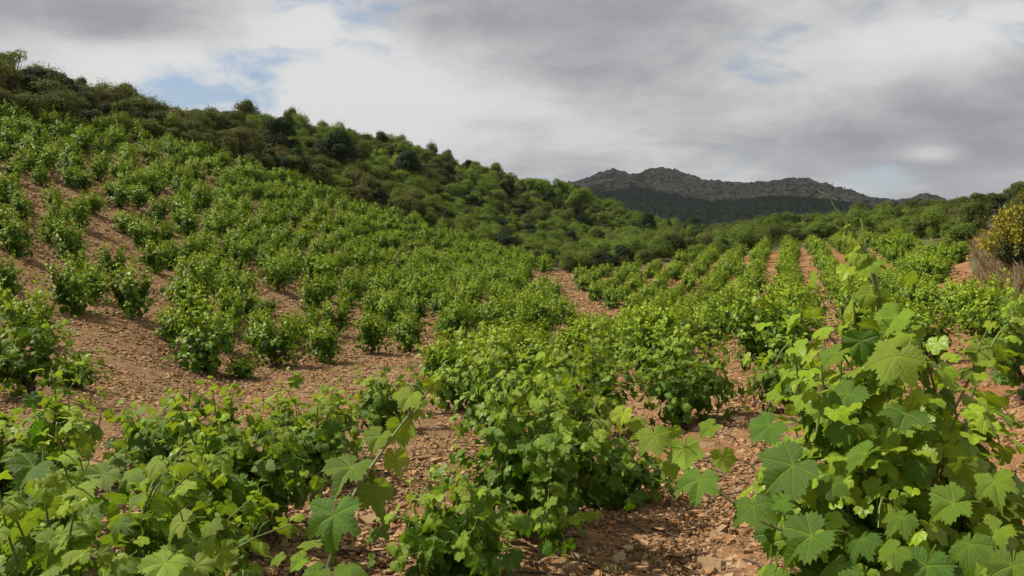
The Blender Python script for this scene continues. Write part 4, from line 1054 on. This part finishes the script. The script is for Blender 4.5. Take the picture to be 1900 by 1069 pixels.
# ------------------------------------------------------------------ mountain
RIDGE = [(700, 395), (900, 372), (1000, 352), (1060, 340), (1085, 333), (1110, 322), (1132, 317), (1150, 321), (1165, 327), (1185, 324), (1205, 316), (1225, 314), (1250, 318), (1270, 327), (1300, 336), (1340, 339), (1380, 341),
         (1410, 339), (1440, 338), (1460, 334), (1490, 336), (1520, 345), (1550, 354), (1575, 358), (1592, 366), (1605, 372), (1620, 371), (1650, 375), (1680, 372), (1705, 364), (1725, 366), (1760, 378), (1820, 392), (1900, 402), (2050, 412), (2300, 420)]
ROCK = [(700, 400), (1060, 350), (1100, 346), (1150, 346), (1200, 350), (1260, 362), (1320, 372), (1380, 368), (1430, 364), (1500, 368), (1560, 376), (1600, 380), (1640, 392), (1700, 396), (1760, 396), (1900, 405), (2300, 425)]
def build_mountain():
    r0, r1, rb = 420., 1900., 2700.
    px = np.linspace(700, 2300, 640); az = np.arctan((px-950)/FPX/math.cos(PITCH))
    rid = np.interp(px, *zip(*RIDGE)) ; rk = np.interp(px, *zip(*ROCK))
    t = np.concatenate([np.linspace(0, 1, 260), np.linspace(1.02, 1.6, 20)])
    # heights along each line: keep the silhouette on the traced ridge
    A, Tm = np.meshgrid(az, t); RR = r0+(r1-r0)*Tm + 90*fbm(A*14, A*0+2, 3, 12)*Tm
    def zof(py, r): return EYE - (py-400.2)/FPX*r
    zr = zof(rid, r1)[None]; zk = zof(rk+4, r0+(r1-r0)*.72)[None]
    zb = -10.0
    s1 = np.clip(Tm/.72, 0, 1); s2 = np.clip((Tm-.72)/.28, 0, 1)
    Z = np.where(Tm < .72, zb+(zk-zb)*s1**1.25, zk+(zr-zk)*(s2**.62)); Z = np.where(Tm > 1, zr-(Tm-1)*260, Z)
    X = RR*np.sin(A); Y = RR*np.cos(A)
    env = np.clip(np.sin(np.clip(Tm, 0, 1)*np.pi), 0, 1)**.7
    rocky = np.clip((Tm-.62)/.15 + .8*fbm(X*.009, Y*.009, 4, 4), 0, 1)
    rocky = np.where((Tm > .3) & (fbm(X*.006+5, Y*.006, 3, 91) > .42) & (Tm < .6), .9, rocky)
    rd = 1-np.abs(fbm(X*.012, Y*.006, 5, 31))*2
    Z = Z + env*(10*fbm(X*.006, Y*.004, 4, 14)) + rocky*env**.5*(14*(rd-.6)+9*fbm(X*.05, Y*.03, 4, 15)) 
    edge = np.exp(-((Tm-1)/.03)**2); Z = Z + edge*(4.5*fbm(A*300, A*0+.5, 4, 17)+4.0*np.abs(fbm(A*120, A*0+3.5, 3, 18)))
    v = np.stack([X, Y, Z], -1).reshape(-1, 3); na = len(az); nt = len(t)
    i = np.arange(nt-1)[:, None]*na; j = np.arange(na-1)[None]
    f = np.concatenate([np.stack([i+j, i+j+1, i+na+j+1], -1).reshape(-1, 3), np.stack([i+j, i+na+j+1, i+na+j], -1).reshape(-1, 3)])
    m, n = newmat('mountain_rock'); g = n.n('ShaderNodeNewGeometry').outputs['Position']; rk_ = attr(n, 'rocky')
    k1 = n.noise(g, .03, 8, .7); k2 = n.noise(g, .12, 6, .75)
    k3 = n.noise(n.vmath('MULTIPLY', g, (1, 1, .25)), .07, 7, .7, .6)
    rock = n.mix(n.rng(k3, .38, .62), (.12, .125, .11), (.46, .45, .40))
    rock = n.mix(n.math('MULTIPLY', n.rng(k2, .5, .62), .75), rock, (.050, .066, .042))
    forest = n.mix(n.rng(k2, .4, .6), (.030, .050, .032), (.045, .068, .042))
    c = n.mix(n.rng(n.math('ADD', rk_, n.math('MULTIPLY', n.math('SUBTRACT', k1, .5), .8)), .4, .6), forest, rock)
    out(n, principled(n, c, .95, .1, bump(n, n.math('ADD', k3, k2), 1.0, 9.0)).outputs[0])
    o = obj('mountain', mesh_np('mountain', v, f, {'rocky': rocky.ravel()}, smooth=True), m, kind='structure')
    # far-off wood on its lower slopes
    rng = np.random.default_rng(8); N = 26000; ii = (rng.random(N*2)**.75*(nt-21)).astype(int); jj = rng.integers(100, na-5, N*2)
    rv = rocky.reshape(nt, na)[ii, jj]; k = rng.random(N*2) > np.clip(rv*2.2-.15, 0, .97); ii, jj = ii[k][:N], jj[k][:N]; P = v.reshape(nt, na, 3)[ii, jj] + rng.normal(0, 2.0, (len(ii), 3))*[1, 1, .2]
    N = len(P); th = np.arange(6)*np.pi/3
    prof = np.concatenate([np.column_stack([np.cos(th)*.8, np.sin(th)*.8, np.full(6, .15)]), np.column_stack([np.cos(th+.4), np.sin(th+.4), np.full(6, .9)]), [[0, 0, 1.9]]])
    F = [(q, (q+1) % 6, 6+(q+1) % 6) for q in range(6)]+[(q, 6+(q+1) % 6, 6+q) for q in range(6)]+[(6+q, 6+(q+1) % 6, 12) for q in range(6)]
    s = rng.uniform(.9, 2.0, N); vv = prof[None]*rng.uniform(.75, 1.25, (N, 13, 3))*s[:, None, None]*[1, 1, 1.15]+P[:, None]
    ff = np.array(F)[None]+(np.arange(N)*13)[:, None, None]
    m2 = shrub_material('far_pine', [(.036, .058, .036), (.046, .070, .040)], .1)
    obj('mountain_wood', mesh_np('mountain_wood', vv.reshape(-1, 3), ff.reshape(-1, 3), {'rnd': np.repeat(rng.random(N), 13)}), m2, kind='stuff', label='dark green pine wood covering the lower mountain slopes', category='wood')
build_mountain()

# ------------------------------------------------------------------ haze
def build_haze():
    X0, Z0, Z1 = 3600., -75., 190.
    v = [(x, y, z) for z in (Z0, Z1) for x, y in ((-X0, -X0), (X0, -X0), (X0, X0), (-X0, X0))]
    f = [(0, 2, 1), (0, 3, 2), (4, 5, 6), (4, 6, 7)]+[t for a in range(4) for b in [(a+1) % 4] for t in ((a, b, b+4), (a, b+4, a+4))]
    m, n = newmat('haze_air'); pv = n.n('ShaderNodeVolumePrincipled'); pv.inputs['Density'].default_value = 0.00006
    pv.inputs['Color'].default_value = (.86, .91, 1, 1); pv.inputs['Anisotropy'].default_value = .2
    o = n.n('ShaderNodeOutputMaterial'); n.t.links.new(pv.outputs[0], o.inputs['Volume'])
    obj('haze', mesh_np('haze', v, f), m, kind='stuff', label='thin pale haze in the air', category='haze')
build_haze()

# ------------------------------------------------------------------ the cloud whose shade lies over the mountain
def build_cloud():
    import bmesh
    rng = np.random.default_rng(60); bm = bmesh.new()
    bmesh.ops.create_grid(bm, x_segments=70, y_segments=70, size=1.0)
    me = bpy.data.meshes.new('t'); bm.to_mesh(me); bm.free()
    n = len(me.vertices); co = np.empty(n*3, np.float32); me.vertices.foreach_get('co', co); co = co.reshape(-1, 3).astype(float)
    fl = np.array([list(p.vertices) for p in me.polygons])
    rr = np.hypot(co[:, 0], co[:, 1]); m = np.maximum(np.abs(co[:, 0]), np.abs(co[:, 1])); d = nrm(co[:, :2]+1e-9)*m[:, None]
    ang = np.arctan2(d[:, 1], d[:, 0]); k = 1+.16*np.sin(3*ang+1)+.10*np.sin(7*ang)+.06*np.sin(13*ang+2)
    x = d[:, 0]*k*1150+60; y = d[:, 1]*k*1000+1500; th = np.sqrt(np.clip(1-m**2, 0, 1))
    up = 820+th*(120+60*fbm(x*.006, y*.006, 4, 2)); dn = 820-th*(40+20*fbm(x*.006, y*.006, 4, 5))
    v = np.concatenate([np.column_stack([x, y, up]), np.column_stack([x, y, dn])]); f = np.concatenate([fl, fl[:, ::-1]+n])
    mm, nn = newmat('cloud_white'); out(nn, principled(nn, (.85, .86, .88, 1), 1, 0).outputs[0])
    bpy.data.meshes.remove(me)
    obj('cloud', mesh_np('cloud', v, f, smooth=True), mm, kind='structure')
build_cloud()
